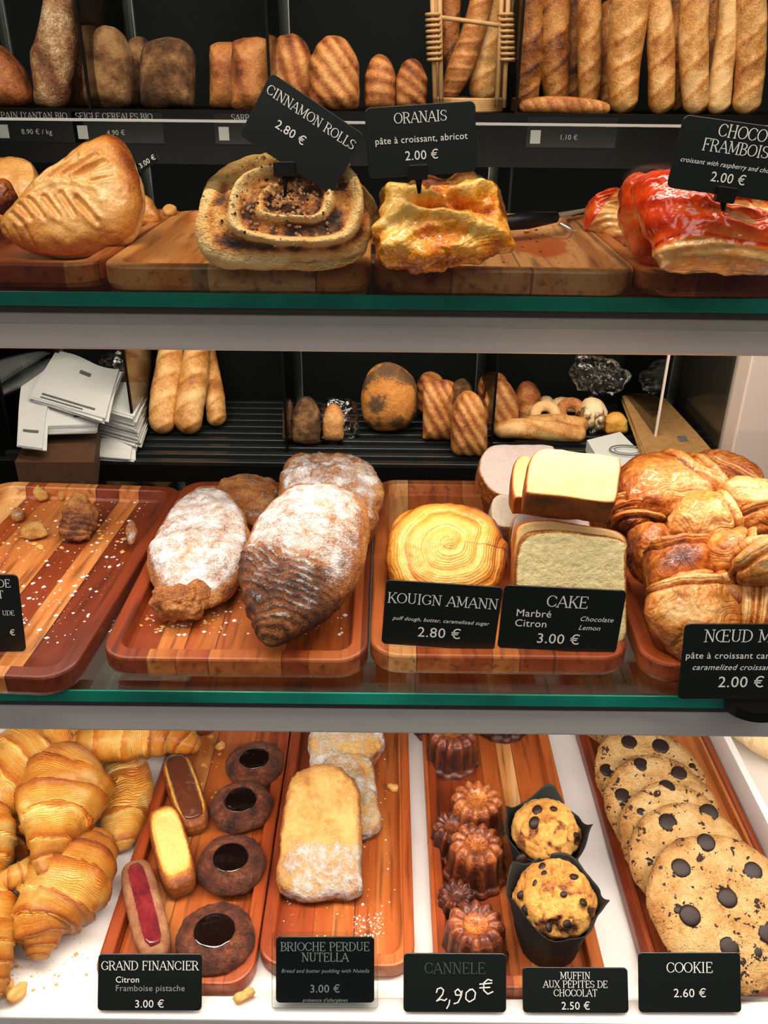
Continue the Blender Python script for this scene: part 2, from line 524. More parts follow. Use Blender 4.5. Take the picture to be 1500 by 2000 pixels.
TT = [tray((-210, 512), (186, 514), .27, ZT, 'wooden tray at the left of the top shelf under the large golden turnover', rz=-1),
      tray((190, 519), (724, 523), .27, ZT, 'wooden tray on the top shelf carrying the big cinnamon roll', 'wood_pale'),
      tray((728, 523), (1251, 531), .27, ZT, 'wooden tray on the top shelf with the apricot pastry and a bare stained right half', 'wood_stain'),
      tray((1257, 531), (1790, 536), .27, ZT, 'wooden tray at the right end of the top shelf under the red glazed croissants', rz=0)]
TMD = [tray((-420, 1318), (140, 1310), .300, ZM, 'emptied wooden tray at the left of the middle shelf, littered with broken almond bits', rz=-3),
       tray((190, 1281), (717, 1294), .290, ZM, 'wooden tray on the middle shelf dusted with sugar under the almond croissants', rz=0),
       tray((722, 1280), (1237, 1284), .292, ZM, 'wooden tray on the middle shelf holding the round spiral pastry and cake slices', rz=0),
       tray((1262, 1302), (1800, 1312), .290, ZM, 'wooden tray at the right of the middle shelf heaped with knotted pastries', rz=-2.5)]
TBT = [tray((174, 1922), (492, 1920), .42, ZB, 'long wooden tray of finger cakes and round chocolate cakes on the white base', 'wood_fine', rz=0),
       tray((500, 1888), (811, 1884), .42, ZB, 'long wooden tray on the white base carrying the sugared brioche slices', 'wood_fine', rz=0),
       tray((851, 1930), (1192, 1930), .44, ZB, 'long wooden tray on the white base with fluted cakes and muffins', 'wood_fine', rz=0),
       tray((1272, 1925), (1620, 1925), .44, ZB, 'long wooden tray on the white base under the row of chocolate chip cookies', 'wood_fine', rz=0)]

# an oily orange stain on the bare half of the apricot tray
def stain(mat, tr, u, v, rx, ry, col):
    q = tr.matrix_basis.inverted() @ P(u, v, ZT + TF); t = mat.node_tree; b = t.nodes['Principled BSDF']; src = b.inputs['Base Color'].links[0].from_socket
    tc = t.nodes.new('ShaderNodeTexCoord'); mp = t.nodes.new('ShaderNodeMapping'); mp.vector_type = 'TEXTURE'
    mp.inputs['Location'].default_value = (q.x, q.y, TF); mp.inputs['Scale'].default_value = (rx, ry, .004)
    ln = t.nodes.new('ShaderNodeVectorMath'); ln.operation = 'LENGTH'; nz = t.nodes.new('ShaderNodeTexNoise'); nz.inputs['Scale'].default_value = 45
    ad = t.nodes.new('ShaderNodeMath'); ad.operation = 'ADD'; rp = t.nodes.new('ShaderNodeMapRange')
    rp.inputs['From Min'].default_value = 1.65; rp.inputs['From Max'].default_value = 1.40; rp.inputs['To Max'].default_value = .85
    mx = t.nodes.new('ShaderNodeMix'); mx.data_type = 'RGBA'; mx.inputs[7].default_value = hexc(col)
    L = t.links.new; L(tc.outputs['Object'], mp.inputs[0]); L(mp.outputs[0], ln.inputs[0]); L(tc.outputs['Object'], nz.inputs[0])
    L(ln.outputs['Value'], ad.inputs[0]); L(nz.outputs['Fac'], ad.inputs[1]); L(ad.outputs[0], rp.inputs[0]); L(rp.outputs[0], mx.inputs[0]); L(src, mx.inputs[6]); L(mx.outputs[2], b.inputs['Base Color'])


stain(M['wood_stain'], TT[2], 1048, 478, .026, .060, '#A8481A')

# ---------------------------------------------------------------- bread rack behind
RF, RB = 1.65, 2.0
ZU, ZL = -.060, -.710
struct(MB().box(-1.3, 1.6, RB + .003, RB + .02, -1.6, 1.3).build('wall_rear', 'rackback'))
us = MB().box(-1.3, 1.6, RF + .01, RB, ZU - .022, ZU).build('rack_shelf', 'black')
tag(us, 'black upper shelf of the bread rack with a deep price rail along its front', 'shelf')
MB().box(-1.3, 1.6, RF - .004, RF + .008, ZU - .085, ZU + .004).build('price_rail', 'black', us)
ls = MB().box(-1.3, .70, 1.588, RB, ZL - .05, ZL - .02).build('slatted_shelf', 'black')
tag(ls, 'black slatted lower shelf of the bread rack behind the display case', 'shelf')
struct(MB().box(-1.3, .70, 1.57, 1.585, -1.6, ZL + .002).build('trim_3', 'black'))
for i in range(10):
    y = 1.592 + i * .040
    MB().box(-.80, .705, y, y + .018, ZL - .014, ZL).build('slat', 'slat', ls, bevel=.002)
DL = {-.787: 'leftmost', -.525: 'second from left', -.207: 'middle', .225: 'fourth from left', .702: 'rightmost'}
for x in DL:
    for lo, hi, nm in ((ZL + .0005, ZU - .08, 'lower'), (ZU + .0005, .75, 'upper')):
        if x > .6 and nm == 'upper': continue
        g = MB().box(x - .002, x + .002, RF + .001, RB, lo, hi).build('glass_divider', 'glass')
        if x < .6: MB().box(x - .0022, x + .0022, RF - .005, RF + .001, lo, hi).build('divider_trim', 'black', g)
        MB().box(x - .003, x + .003, RB - .006, RB + .002, lo, hi).build('divider_channel', 'steel', g)['label'] = 'silver channel'
        tag(g, DL[x] + ' upright glass divider of the ' + nm + ' bread rack level', 'glass divider', 'glass dividers of the bread rack')
g = MB().box(.568, .571, 1.66, 1.99, ZL + .001, ZU - .09).build('glass_divider', 'glass')
MB().box(.5675, .5715, 1.654, 1.6595, ZL + .001, ZU - .09).build('divider_edge', 'pillar', g)
tag(g, 'frameless glass divider standing in the kraft bag compartment', 'glass divider', 'glass dividers of the bread rack')

# ---------------------------------------------------------------- lettering
TK, TN = .105, .055
GL = {
    'A': (.86, 'l.06,0,.43,1,n l.43,1,.80,0,k l.2,.34,.64,.34,n s.07,0 s.79,0'),
    'B': (.74, 'l.16,0,.16,1,k h.1,.4,1 h.1,.42,.52 h.1,.44,0 r.38,.76,.22,.24 r.40,.26,.27,.26 s.12,0 s.12,1'),
    'C': (.82, 'c.44,.5,.37,.5,42,318 v.74,.8 v.74,.2'),
    'D': (.86, 'l.16,0,.16,1,k h.1,.42,1 h.1,.42,0 r.40,.5,.38,.5 s.12,0 s.12,1'),
    'E': (.74, 'l.16,0,.16,1,k h.08,.66,1 h.16,.5,.52 h.08,.68,0 v.66,.9 v.68,.1 v.5,.52'),
    'F': (.70, 'l.16,0,.16,1,k h.08,.64,1 h.16,.5,.52 v.64,.9 v.5,.52 s.16,0'),
    'G': (.86, 'c.44,.5,.37,.5,42,340 v.74,.82 l.76,.1,.76,.42,k h.58,.84,.42'),
    'H': (.90, 'l.18,0,.18,1,k l.72,0,.72,1,k h.18,.72,.52 s.18,0 s.18,1 s.72,0 s.72,1'),
    'I': (.42, 'l.21,0,.21,1,k s.21,0 s.21,1'),
    'K': (.84, 'l.18,0,.18,1,k l.2,.38,.7,1,n l.36,.56,.74,0,k s.18,0 s.18,1 s.74,0 s.70,1'),
    'L': (.70, 'l.18,0,.18,1,k h.08,.64,0 v.64,.12 s.18,1'),
    'M': (1.04, 'l.16,0,.16,1,n l.16,1,.5,.12,k l.5,.12,.86,1,n l.86,0,.86,1,k s.14,0 s.12,1 s.88,0 s.9,1'),
    'N': (.90, 'l.18,0,.18,1,n l.18,1,.74,0,k l.74,0,.74,1,n s.16,0 s.12,1 s.74,1'),
    'O': (.90, 'c.45,.5,.39,.5,0,360'),
    'P': (.74, 'l.16,0,.16,1,k h.1,.4,1 h.1,.4,.46 r.40,.73,.26,.27 s.18,0 s.12,1'),
    'R': (.82, 'l.16,0,.16,1,k h.1,.4,1 h.1,.42,.5 r.40,.75,.25,.25 l.42,.5,.72,0,k s.18,0 s.12,1 s.74,0'),
    'S': (.68, 'c.34,.745,.25,.255,50,270 c.34,.255,.27,.255,-130,90 v.60,.86 v.07,.16'),
    'T': (.80, 'l.4,0,.4,1,k h.06,.74,1 v.07,.9 v.73,.9 s.4,0'),
    'U': (.88, 'l.18,.3,.18,1,k l.70,.3,.70,1,n c.44,.3,.26,.3,180,360 s.18,1 s.70,1'),
    'X': (.84, 'l.1,1,.72,0,k l.12,0,.70,1,n s.12,0 s.12,1 s.72,0 s.70,1'),
    "'": (.3, 'l.15,.75,.15,1,k'), ' ': (.42, ''),
}
GL['É'] = (.74, GL['E'][1] + ' l.3,1.08,.46,1.26,k')
GL['Œ'] = (1.16, 'c.45,.5,.39,.5,60,300 l.62,0,.62,1,k h.4,1.08,1 h.62,.94,.52 h.4,1.1,0 v1.08,.9 v1.1,.1 v.94,.52')


def glyphs(text, size, mb, x, y, z=0.0):
    """serif capitals drawn as strokes; returns the advance"""
    def quad(a, b, wd):
        d = Vector((b[0] - a[0], b[1] - a[1])); 
        if d.length < 1e-6: return
        n = Vector((-d.y, d.x)).normalized() * wd / 2
        pts = [(a[0] + n.x, a[1] + n.y), (a[0] - n.x, a[1] - n.y), (b[0] - n.x, b[1] - n.y), (b[0] + n.x, b[1] + n.y)]
        mb.add([(x + px * size, y + py * size, z) for px, py in pts], [(0, 1, 2, 3)])
    for ch in text:
        wd, code = GL.get(ch, GL[' '])
        for tok in code.split():
            kd, args = tok[0], tok[1:].split(',')
            if kd == 'l':
                a = list(map(float, args[:4])); quad(a[:2], a[2:], TK if args[4] == 'k' else TN)
            elif kd == 'h': a = list(map(float, args)); quad((a[0], a[2]), (a[1], a[2]), TN)
            elif kd == 's': a = list(map(float, args)); quad((a[0] - .13, a[1]), (a[0] + .13, a[1]), .055)
            elif kd == 'v': a = list(map(float, args)); quad((a[0], a[1] - .1), (a[0], a[1] + .1), .055)
            elif kd in 'cr':
                a = list(map(float, args))
                cx, cy, rx, ry = a[:4]; a0, a1 = (a[4], a[5]) if kd == 'c' else (-90, 90); N = 18 if abs(a1 - a0) > 100 else 10
                ring = []
                for i in range(N + 1):
                    an = R(a0 + (a1 - a0) * i / N); tk = TN * .8 + (TK - TN * .8) * abs(math.cos(an)) ** 1.3
                    c, s = math.cos(an), math.sin(an)
                    ring.append((cx + (rx) * c, cy + (ry - TN / 2) * s, tk, c, s))
                V = []
                for px, py, tk, c, s in ring:
                    V += [(x + (px + c * tk / 2) * size, y + (py + s * tk / 2) * size, z), (x + (px - c * tk / 2) * size, y + (py - s * tk / 2) * size, z)]
                mb.add(V, [(2 * i, 2 * i + 1, 2 * i + 3, 2 * i + 2) for i in range(N)])
        x += wd * size * 1.0
    return x


def gwidth(text, size): return sum(GL.get(c, GL[' '])[0] for c in text) * size


def btext(text, size, mb, x, y, align='C', shear=0.0, z=0.0):
    cu = bpy.data.curves.new('t', 'FONT'); cu.body = text; cu.size = size; cu.align_x = {'C': 'CENTER', 'L': 'LEFT', 'R': 'RIGHT'}[align]
    cu.shear = shear; cu.resolution_u = 3; cu.space_character = 1.05
    o = bpy.data.objects.new('t', cu); me = bpy.data.meshes.new_from_object(o)
    mb.add([(v.co.x + x, v.co.y + y, z) for v in me.vertices], [tuple(p.vertices) for p in me.polygons])
    bpy.data.objects.remove(o); bpy.data.curves.remove(cu); bpy.data.meshes.remove(me)


def card(c4, c, lean, yaw, lines, label, group='black price cards', mats=None, holder=None, t=.0012):
    """c4: pixel corners TL, TR, BR, BL; c: 3-D point on its plane; lean: backwards tilt. lines: (text, style, size, x, y[, align, ink]) in card widths/heights"""
    n = Matrix.Rotation(R(yaw), 3, 'Z') @ Vector((0, -math.cos(R(lean)), math.sin(R(lean))))
    pts = [ray(u, v) * (c.dot(n) / ray(u, v).dot(n)) for u, v in c4]
    tl, tr, br, bl = pts
    X = ((tr - tl) + (br - bl)).normalized(); Y = n.cross(X).normalized()
    wd = ((tr - tl).length + (br - bl).length) / 2; ht = ((tl - bl).dot(Y) + (tr - br).dot(Y)) / 2
    cc = (tl + tr + br + bl) / 4
    mt = Matrix((X, Y, n)).transposed().to_4x4(); mt.translation = cc
    o = plate('price_card', wd, ht, t, .0035, 'card'); o.matrix_world = mt
    by = {}
    for ln in lines:
        tx, st, sz, x, y = ln[:5]; al = ln[5] if len(ln) > 5 else 'C'; ink = ln[6] if len(ln) > 6 else 'ink'
        mb = by.setdefault(ink, MB()); s = sz * wd; px = x * wd; py = y * ht; zz = t / 2 + .0003
        if st == 'S':
            g = gwidth(tx, s)
            glyphs(tx, s, mb, px - (g / 2 if al == 'C' else 0), py, zz)
        else: btext(tx, s * 1.32, mb, px, py, al, .3 if st == 'I' else 0, zz)
    for ink, mb in by.items():
        if mb.V:
            q = mb.build('lettering', ink, o)
    tag(o, label, 'price card', group)
    return o, mt, wd, ht
# ---------------------------------------------------------------- baked-goods materials
M['croissant'] = crust('croissant_crust', [(0, '#FAD07A'), (.3, '#F2A842'), (.6, '#D87A20'), (.85, '#A64E12'), (1, '#6A2E0E')], 26, .22, 900, .09, .6, .0009, 90, .40, .22, .28, hf=.22)
M['knot'] = crust('caramel_crust', [(0, '#EDBC78'), (.25, '#D98F42'), (.5, '#BC6520'), (.75, '#8A3E12'), (1, '#4E1E0C')], 32, .30, 420, .03, .10, .0016, 60, .38, .5, .13, lwarp=1.0, hf=.38)
M['almond'] = crust('almond_croissant_crust', [(0, '#D9A25C'), (.4, '#A8642C'), (.7, '#6E3A1A'), (1, '#38190C')], 60, .2, 0, 0, 0, .002, 160, .6, .05, .3, sugar=True, sugscale=70)
M['financier'] = crust('yellow_cake', [(0, '#F4D080'), (.35, '#EAB450'), (.55, '#D08428'), (.8, '#A05818'), (1, '#6E3610')], 60, .14, 0, 0, 0, .0006, 300, .55, .05)
M['pistachio'] = crust('brown_pistachio_cake', [(0, '#B08058'), (.5, '#8A5432'), (1, '#4A2814')], 80, .3, 0, 0, 0, .0009, 350, .7, 0)
M['chococake'] = crust('chocolate_cake', [(0, '#A05C34'), (.45, '#6E341C'), (1, '#24100A')], 90, .5, 0, 0, 0, .0030, 260, .6, .05, hf=.8)
M['chocolate'] = plain('dark_chocolate', '#120806', .08, spec=.7, coat=.6)
M['milkchoc'] = plain('milk_chocolate_glaze', '#5E3220', .15, coat=.5)
M['raspberry'] = crust('raspberry_jam', [(0, '#B8323A'), (.5, '#8E1B28'), (1, '#5A0E18')], 180, .4, 0, 0, 0, .002, 400, .25, .6, .12)
M['chip'] = plain('chocolate_chip', '#241410', .5, spec=.3)
M['chipdark'] = plain('dark_baked_chip', '#1E100C', .5)
M['brioche'] = crust('brioche_slice', [(0, '#E8BE74'), (.4, '#D49A4C'), (.7, '#A8642A'), (1, '#623012')], 50, .4, 0, 0, 0, .002, 220, .65, .05, sugar=True, sugscale=110)
M['canele'] = crust('canele_crust', [(0, '#DE9444'), (.25, '#B0602A'), (.5, '#743214'), (.75, '#421A0C'), (1, '#1E0A06')], 60, .22, 0, 0, 0, .0008, 220, .35, .45, .18)
M['muffin'] = crust('muffin_top', [(0, '#F0B860'), (.35, '#D6903C'), (.65, '#9A5826'), (.85, '#4A2412'), (1, '#24100A')], 60, .3, 0, 0, 0, .0022, 240, .6, .05, fleck=('#24120C', 75, 1.3, .44))
M['paper'] = plain('black_tulip_paper', '#1A1C18', .7, nz=.3)
M['cookie'] = crust('cookie_dough', [(0, '#F0CE94'), (.35, '#DEAE6C'), (.65, '#BC8240'), (.9, '#8E5824'), (1, '#6A3C18')], 45, .34, 0, 0, 0, .005, 150, .7, 0, fleck=('#3A2118', 150, 1.6, .40), hf=.42)
M['pale'] = crust('pale_bread', [(0, '#F3DDB4'), (.5, '#E6BE80'), (1, '#C88A44')], 40, .2, 0, 0, 0, .0008, 200, .6, .05)
M['flake'] = plain('pastry_flake', '#D8A058', .6)
M['sugarbit'] = plain('icing_sugar', '#EFE9E2', .9)

FB = ZB + TF
FM = ZM + TF
FT = ZT + TF


# ---------------------------------------------------------------- croissants
def croissant(path, label, group, mat='croissant', wraps=3.4, amp=.14, seed=0, skew=.35, flat=.86, base=.30, name='croissant', cat='croissant', shrink=1.0, endp=.35, up=None):
    """path: (u, v, radius in px, height of the axis above the world origin)"""
    pp = []
    for u, v, rp, z in path:
        q = P(u, v, z); pp.append((q, M2(rp, q) * shrink))

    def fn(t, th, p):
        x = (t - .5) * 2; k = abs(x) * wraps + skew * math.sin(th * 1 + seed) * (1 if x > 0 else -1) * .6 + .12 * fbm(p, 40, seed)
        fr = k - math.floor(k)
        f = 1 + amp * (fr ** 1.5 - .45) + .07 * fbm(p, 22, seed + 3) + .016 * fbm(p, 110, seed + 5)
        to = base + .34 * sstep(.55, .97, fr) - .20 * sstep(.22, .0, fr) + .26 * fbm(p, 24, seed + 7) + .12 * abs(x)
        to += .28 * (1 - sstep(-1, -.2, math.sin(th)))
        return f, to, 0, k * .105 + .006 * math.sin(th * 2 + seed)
    o = roll(name, pp, mat, fn, None, 150, 72, flat, endp, up)
    return tag(o, label, cat, group)


CG = 'plain croissants piled on the white base'
z0 = ZB
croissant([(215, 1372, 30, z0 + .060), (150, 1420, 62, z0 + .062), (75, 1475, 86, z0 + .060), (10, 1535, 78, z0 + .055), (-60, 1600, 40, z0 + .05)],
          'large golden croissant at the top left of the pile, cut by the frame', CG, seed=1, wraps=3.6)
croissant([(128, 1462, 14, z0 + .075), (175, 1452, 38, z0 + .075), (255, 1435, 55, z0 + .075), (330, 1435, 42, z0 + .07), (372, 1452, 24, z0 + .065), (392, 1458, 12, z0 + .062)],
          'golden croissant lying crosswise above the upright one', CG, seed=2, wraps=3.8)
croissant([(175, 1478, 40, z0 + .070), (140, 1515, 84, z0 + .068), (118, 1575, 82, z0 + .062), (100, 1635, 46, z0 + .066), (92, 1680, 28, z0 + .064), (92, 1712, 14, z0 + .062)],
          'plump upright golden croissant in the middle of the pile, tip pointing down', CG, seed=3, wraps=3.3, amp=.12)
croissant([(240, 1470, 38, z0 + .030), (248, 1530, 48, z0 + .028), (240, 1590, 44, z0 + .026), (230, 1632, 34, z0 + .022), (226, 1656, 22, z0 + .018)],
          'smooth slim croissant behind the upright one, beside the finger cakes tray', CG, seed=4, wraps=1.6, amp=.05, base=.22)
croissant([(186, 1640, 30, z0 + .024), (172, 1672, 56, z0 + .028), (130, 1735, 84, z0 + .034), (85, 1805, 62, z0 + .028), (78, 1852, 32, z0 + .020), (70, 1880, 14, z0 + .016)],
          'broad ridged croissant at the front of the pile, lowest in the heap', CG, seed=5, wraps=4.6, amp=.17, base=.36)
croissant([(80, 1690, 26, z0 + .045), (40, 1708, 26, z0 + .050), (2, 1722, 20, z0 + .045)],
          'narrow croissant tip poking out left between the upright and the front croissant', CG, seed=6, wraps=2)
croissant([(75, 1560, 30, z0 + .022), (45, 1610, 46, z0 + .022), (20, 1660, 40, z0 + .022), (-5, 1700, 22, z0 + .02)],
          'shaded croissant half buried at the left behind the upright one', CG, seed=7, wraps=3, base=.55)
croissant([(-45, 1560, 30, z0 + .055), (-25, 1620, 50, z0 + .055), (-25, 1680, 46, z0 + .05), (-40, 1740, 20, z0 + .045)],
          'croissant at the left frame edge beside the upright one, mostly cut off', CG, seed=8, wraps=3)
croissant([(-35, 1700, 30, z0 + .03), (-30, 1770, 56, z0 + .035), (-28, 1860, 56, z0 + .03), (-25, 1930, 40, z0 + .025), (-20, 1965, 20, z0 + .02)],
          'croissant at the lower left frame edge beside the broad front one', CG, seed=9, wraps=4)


# ---------------------------------------------------------------- finger cakes
def finger(px_a, px_b, halfw_px, z, H, label, mat, top=None, group='finger cakes on the first long tray', seed=0, topw=.55, topl=.86, toprise=.0015, tag_='finger_cake', boat=True):
    """px_a back end centre, px_b front end centre"""
    a, b = P(*px_a, z), P(*px_b, z); c = (a + b) / 2; L = (a - b).length; W = M2(halfw_px, c)
    ang = math.degrees(math.atan2(a.y - b.y, a.x - b.x))

    def fn(p, rho, th, up):
        e = 0
        if boat and up > 0: e = -.0035 * (1 - sstep(.62, .84, rho))
        edge = sstep(.70, .93, rho)
        to = .08 + .85 * edge * (1 if up > 0 else 1.0) + .10 * fbm(p, 60, seed) + (.15 if up < 0 else 0)
        return e + .0006 * fbm(p, 150, seed), to, 0, 0
    if mat == 'pistachio': fn0 = fn; fn = lambda p, r, t, u: (fn0(p, r, t, u)[0], .4 + .3 * fbm(p, 80, seed), 0, 0)
    o = blob('finger_cake', ('se', L / 2, W, 3.6), H * .5, H * .5, 5, 4, mat, fn, None, c, (0, 0, ang), 120, 60)
    if top:
        blob('filling', ('se', L / 2 * topl, W * topw, 5), .0022, .002, 3, 2.5, top, lambda p, r, t, u: (.0009 * fbm(p, 160, seed + 2), .5 + .4 * fbm(p, 120, seed + 4), 0, 0), o, (0, 0, H * .5 - .0022 + toprise), None, 72, 24)
    return tag(o, label, 'cake', group)


finger((340, 1483), (385, 1622), 31, FB + .012, .024, 'yellow finger cake filled with glossy milk chocolate, behind the plain one', 'financier', 'milkchoc', seed=1, topw=.68, topl=.90)
finger((316, 1586), (357, 1742), 34, FB + .014, .028, 'plain yellow finger cake with toasted rim between the chocolate and the red one', 'financier', None, seed=2)
finger((262, 1690), (310, 1880), 34, FB + .012, .024, 'brown finger cake with a strip of red raspberry jam, nearest the front', 'pistachio', 'raspberry', seed=3, topw=.5, topl=.84, boat=False)
finger((388, 1368), (392, 1428), 29, FB + .013, .026, 'finger cake at the back of the tray, half hidden by the rail above', 'financier', 'milkchoc', seed=4)


def ringcake(u, v, rpx, z, label, seed, H=.027, well=(0, 0)):
    c = P(u, v, z); Rr = M2(rpx, c)

    def fn(p, rho, th, up):
        d = .0018 * fbm(p, 50, seed) + .0007 * fbm(p, 160, seed)
        if up > 0: d -= .005 * sstep(.60, .42, rho)
        return d, .45 + .35 * fbm(p, 70, seed + 2) + .12 * sstep(.6, .9, rho), 0, 0
    o = blob('chocolate_cake', ('e', Rr, Rr * .97), H * .5, H * .5, 2.6, 2.3, 'chococake', fn, None, c, (0, 0, seed * 40))
    blob('chocolate_filling', ('e', Rr * .55, Rr * .52), .0016, .004, 2.5, 2, 'chocolate', lambda p, r, t, u2: (.0004 * fbm(p, 90, seed), 0, 0, 0), o, (well[0], well[1], H * .5 - .0030), None, 56, 20)
    return tag(o, label, 'cake', 'round chocolate cakes on the first long tray')


ringcake(498, 1494, 58, FB + .0140, 'round chocolate cake with a glossy centre, farthest back of the four', 1)
ringcake(471, 1577, 62, FB + .0140, 'round chocolate cake with a glossy centre, second from the back', 2)
ringcake(452, 1690, 68, FB + .0140, 'round chocolate cake with a glossy centre, third from the back', 3)
ringcake(421, 1834, 77, FB + .0140, 'round chocolate cake with a glossy centre and a flake on it, nearest the front', 4)


# ---------------------------------------------------------------- slices traced in a plane of their own
def slab(name, px, c, tilt, T, mat, fn, label, cat, group=None, rz=0, ry=0, p=9, q=3, Tb=None, nu=140, nv=70, parent=None):
    fr = frame(c, tilt, rz, ry); loc = trace(px, fr)
    o = blob(name, loc, T, T if Tb is None else Tb, p, q, mat, fn, None, nu=nu, nv=nv, mtx=fr)
    if label: tag(o, label, cat, group)
    return o, fr


def brfn(seed, sug):
    def fn(p, rho, th, up):
        s = sug(p) if up > -.2 else 0
        d = .0022 * fbm(p, 60, seed) + .0013 * fbm(p, 190, seed)
        to = .18 + .42 * sstep(.86, 1.0, rho) + .30 * fbm(p, 45, seed + 3) + (.25 if up < 0 else 0)
        return d, to, s, 0
    return fn


BG = 'sugared brioche slices on the second long tray'
slab('brioche_slice', [(705, 1620), (700, 1548), (668, 1508), (610, 1500), (572, 1530), (556, 1580), (548, 1660), (544, 1738), (600, 1762), (655, 1756), (704, 1752), (706, 1690)],
     P(628, 1640, FB + .030), 22, .014, 'brioche', brfn(2, lambda p: sstep(.010, -.016, p.y) * .62 * sstep(-.045, -.005, p.x + .012) - .10), 'big golden brioche slice at the front, its lower corner white with sugar', 'brioche slice', BG)
slab('brioche_slice', [(735, 1560), (728, 1500), (690, 1478), (640, 1490), (625, 1540), (640, 1600), (700, 1640), (744, 1620)],
     P(690, 1555, FB + .018), 10, .012, 'brioche', brfn(3, lambda p: .45 + .3 * fbm(p, 40, 2)), 'sugared brioche slice half hidden behind the big golden one', 'brioche slice', BG)
slab('brioche_slice', [(750, 1455), (742, 1422), (700, 1413), (640, 1416), (610, 1430), (604, 1465), (615, 1505), (690, 1500), (728, 1490)],
     P(680, 1452, FB + .030), 24, .013, 'brioche', brfn(4, lambda p: .42 + .3 * fbm(p, 40, 3)), 'sugar-dusted brioche slice second from the back of its tray', 'brioche slice', BG)
slab('brioche_slice', [(765, 1390), (750, 1360), (690, 1352), (620, 1360), (606, 1385), (640, 1408), (710, 1412), (755, 1406)],
     P(690, 1382, FB + .024), 8, .012, 'brioche', brfn(5, lambda p: -.2), 'golden brioche slice at the very back under the rail', 'brioche slice', BG)


# ---------------------------------------------------------------- fluted cakes
def canele(u, v, toppx, z, label, seed, H=.045, dark=.0, hole=.0, lean=(0, 0)):
    """u, v: centre of the top face; z: height of the base"""
    c = P(u, v, z + H); rt = M2(toppx, c); rb = rt * 1.24
    prof = [(0, H - .006 - hole), (rt * .30, H - .005 - hole), (rt * .52, H - .001), (rt * .78, H), (rt * .95, H - .004), (rt * 1.0, H * .86), (rt * 1.03, H * .7), (rt * 1.07, H * .45),
            (rt * 1.12, H * .26), (rt * 1.16, H * .18), (rb, H * .14), (rb * 1.03, H * .07), (rb * .98, .001), (rb * .9, 0), (0, 0)]
    V = []; Ta = []; n = 84; m = 96; Fc = []
    for i in range(n + 1):
        t = i / n; r, zz = catmull(prof, t, False); r = max(r, 0)
        for k in range(m):
            th = 2 * PI * k / m
            fl = math.cos(12 * th); amt = .060 * sstep(rt * .25, rt * .9, r) * (.45 + .55 * sstep(.02 * H, .25 * H, zz))
            rr = r * (1 + amt * (abs(fl) ** .8 * (1 if fl > 0 else -1)) + .012 * fbm((math.cos(th) * r, math.sin(th) * r, zz), 90, seed))
            z2 = zz + (.0012 * fl * sstep(.25, .7, r / rt) if zz > H * .8 else 0) + .0005 * fbm((math.cos(th) * r, math.sin(th) * r, zz), 160, seed)
            V.append((rr * math.cos(th), rr * math.sin(th), z2))
            to = .42 + dark + .30 * sstep(H * .98, H * .55, zz) - .10 * fl * (1 if zz < H * .9 else .4) + .2 * fbm((rr * math.cos(th), rr * math.sin(th), zz), 60, seed)
            if r < rt * .42 and zz > H * .5: to -= .25
            if zz < H * .2: to -= .12
            Ta.append(to)
    for i in range(n):
        for k in range(m):
            k2 = (k + 1) % m; Fc.append((i * m + k, (i + 1) * m + k, (i + 1) * m + k2, i * m + k2))
    o = mk('canele_cake', V, Fc, 'canele', None, (c.x, c.y, z), (lean[0], lean[1], seed * 17), True, {'toast': Ta, 'sugar': [0] * len(V), 's': [0] * len(V)})
    return tag(o, label, 'fluted cake', 'small fluted caramelised cakes on the third long tray')


canele(885, 1428, 43, FB, 'fluted brown cake at the back left of its tray, fully visible', 1, dark=.08)
canele(860, 1365, 42, FB, 'fluted cake half hidden by the rail at the back left corner of its tray', 6, dark=.15)
canele(985, 1362, 40, FB, 'dark fluted cake standing alone at the back right of its tray', 2, dark=.25)
canele(932, 1556, 47, FB, 'fluted cake with a pale caramel top, second in the row', 3, dark=-.10)
canele(932, 1641, 50, FB + .0005, 'tall glossy fluted cake with an orange hollow in its top, third in the row', 4, dark=.0, hole=.002)
canele(930, 1800, 54, FB, 'fluted cake with a shiny dark top, nearest its price card', 5, dark=.10)
canele(884, 1610, 36, FB, 'small dark fluted cake squeezed at the left behind the tall glossy one', 7, H=.030, dark=.25)
canele(893, 1745, 34, FB, 'low dark fluted cake squeezed between the tall glossy one and the nearest one', 8, H=.022, dark=.3)


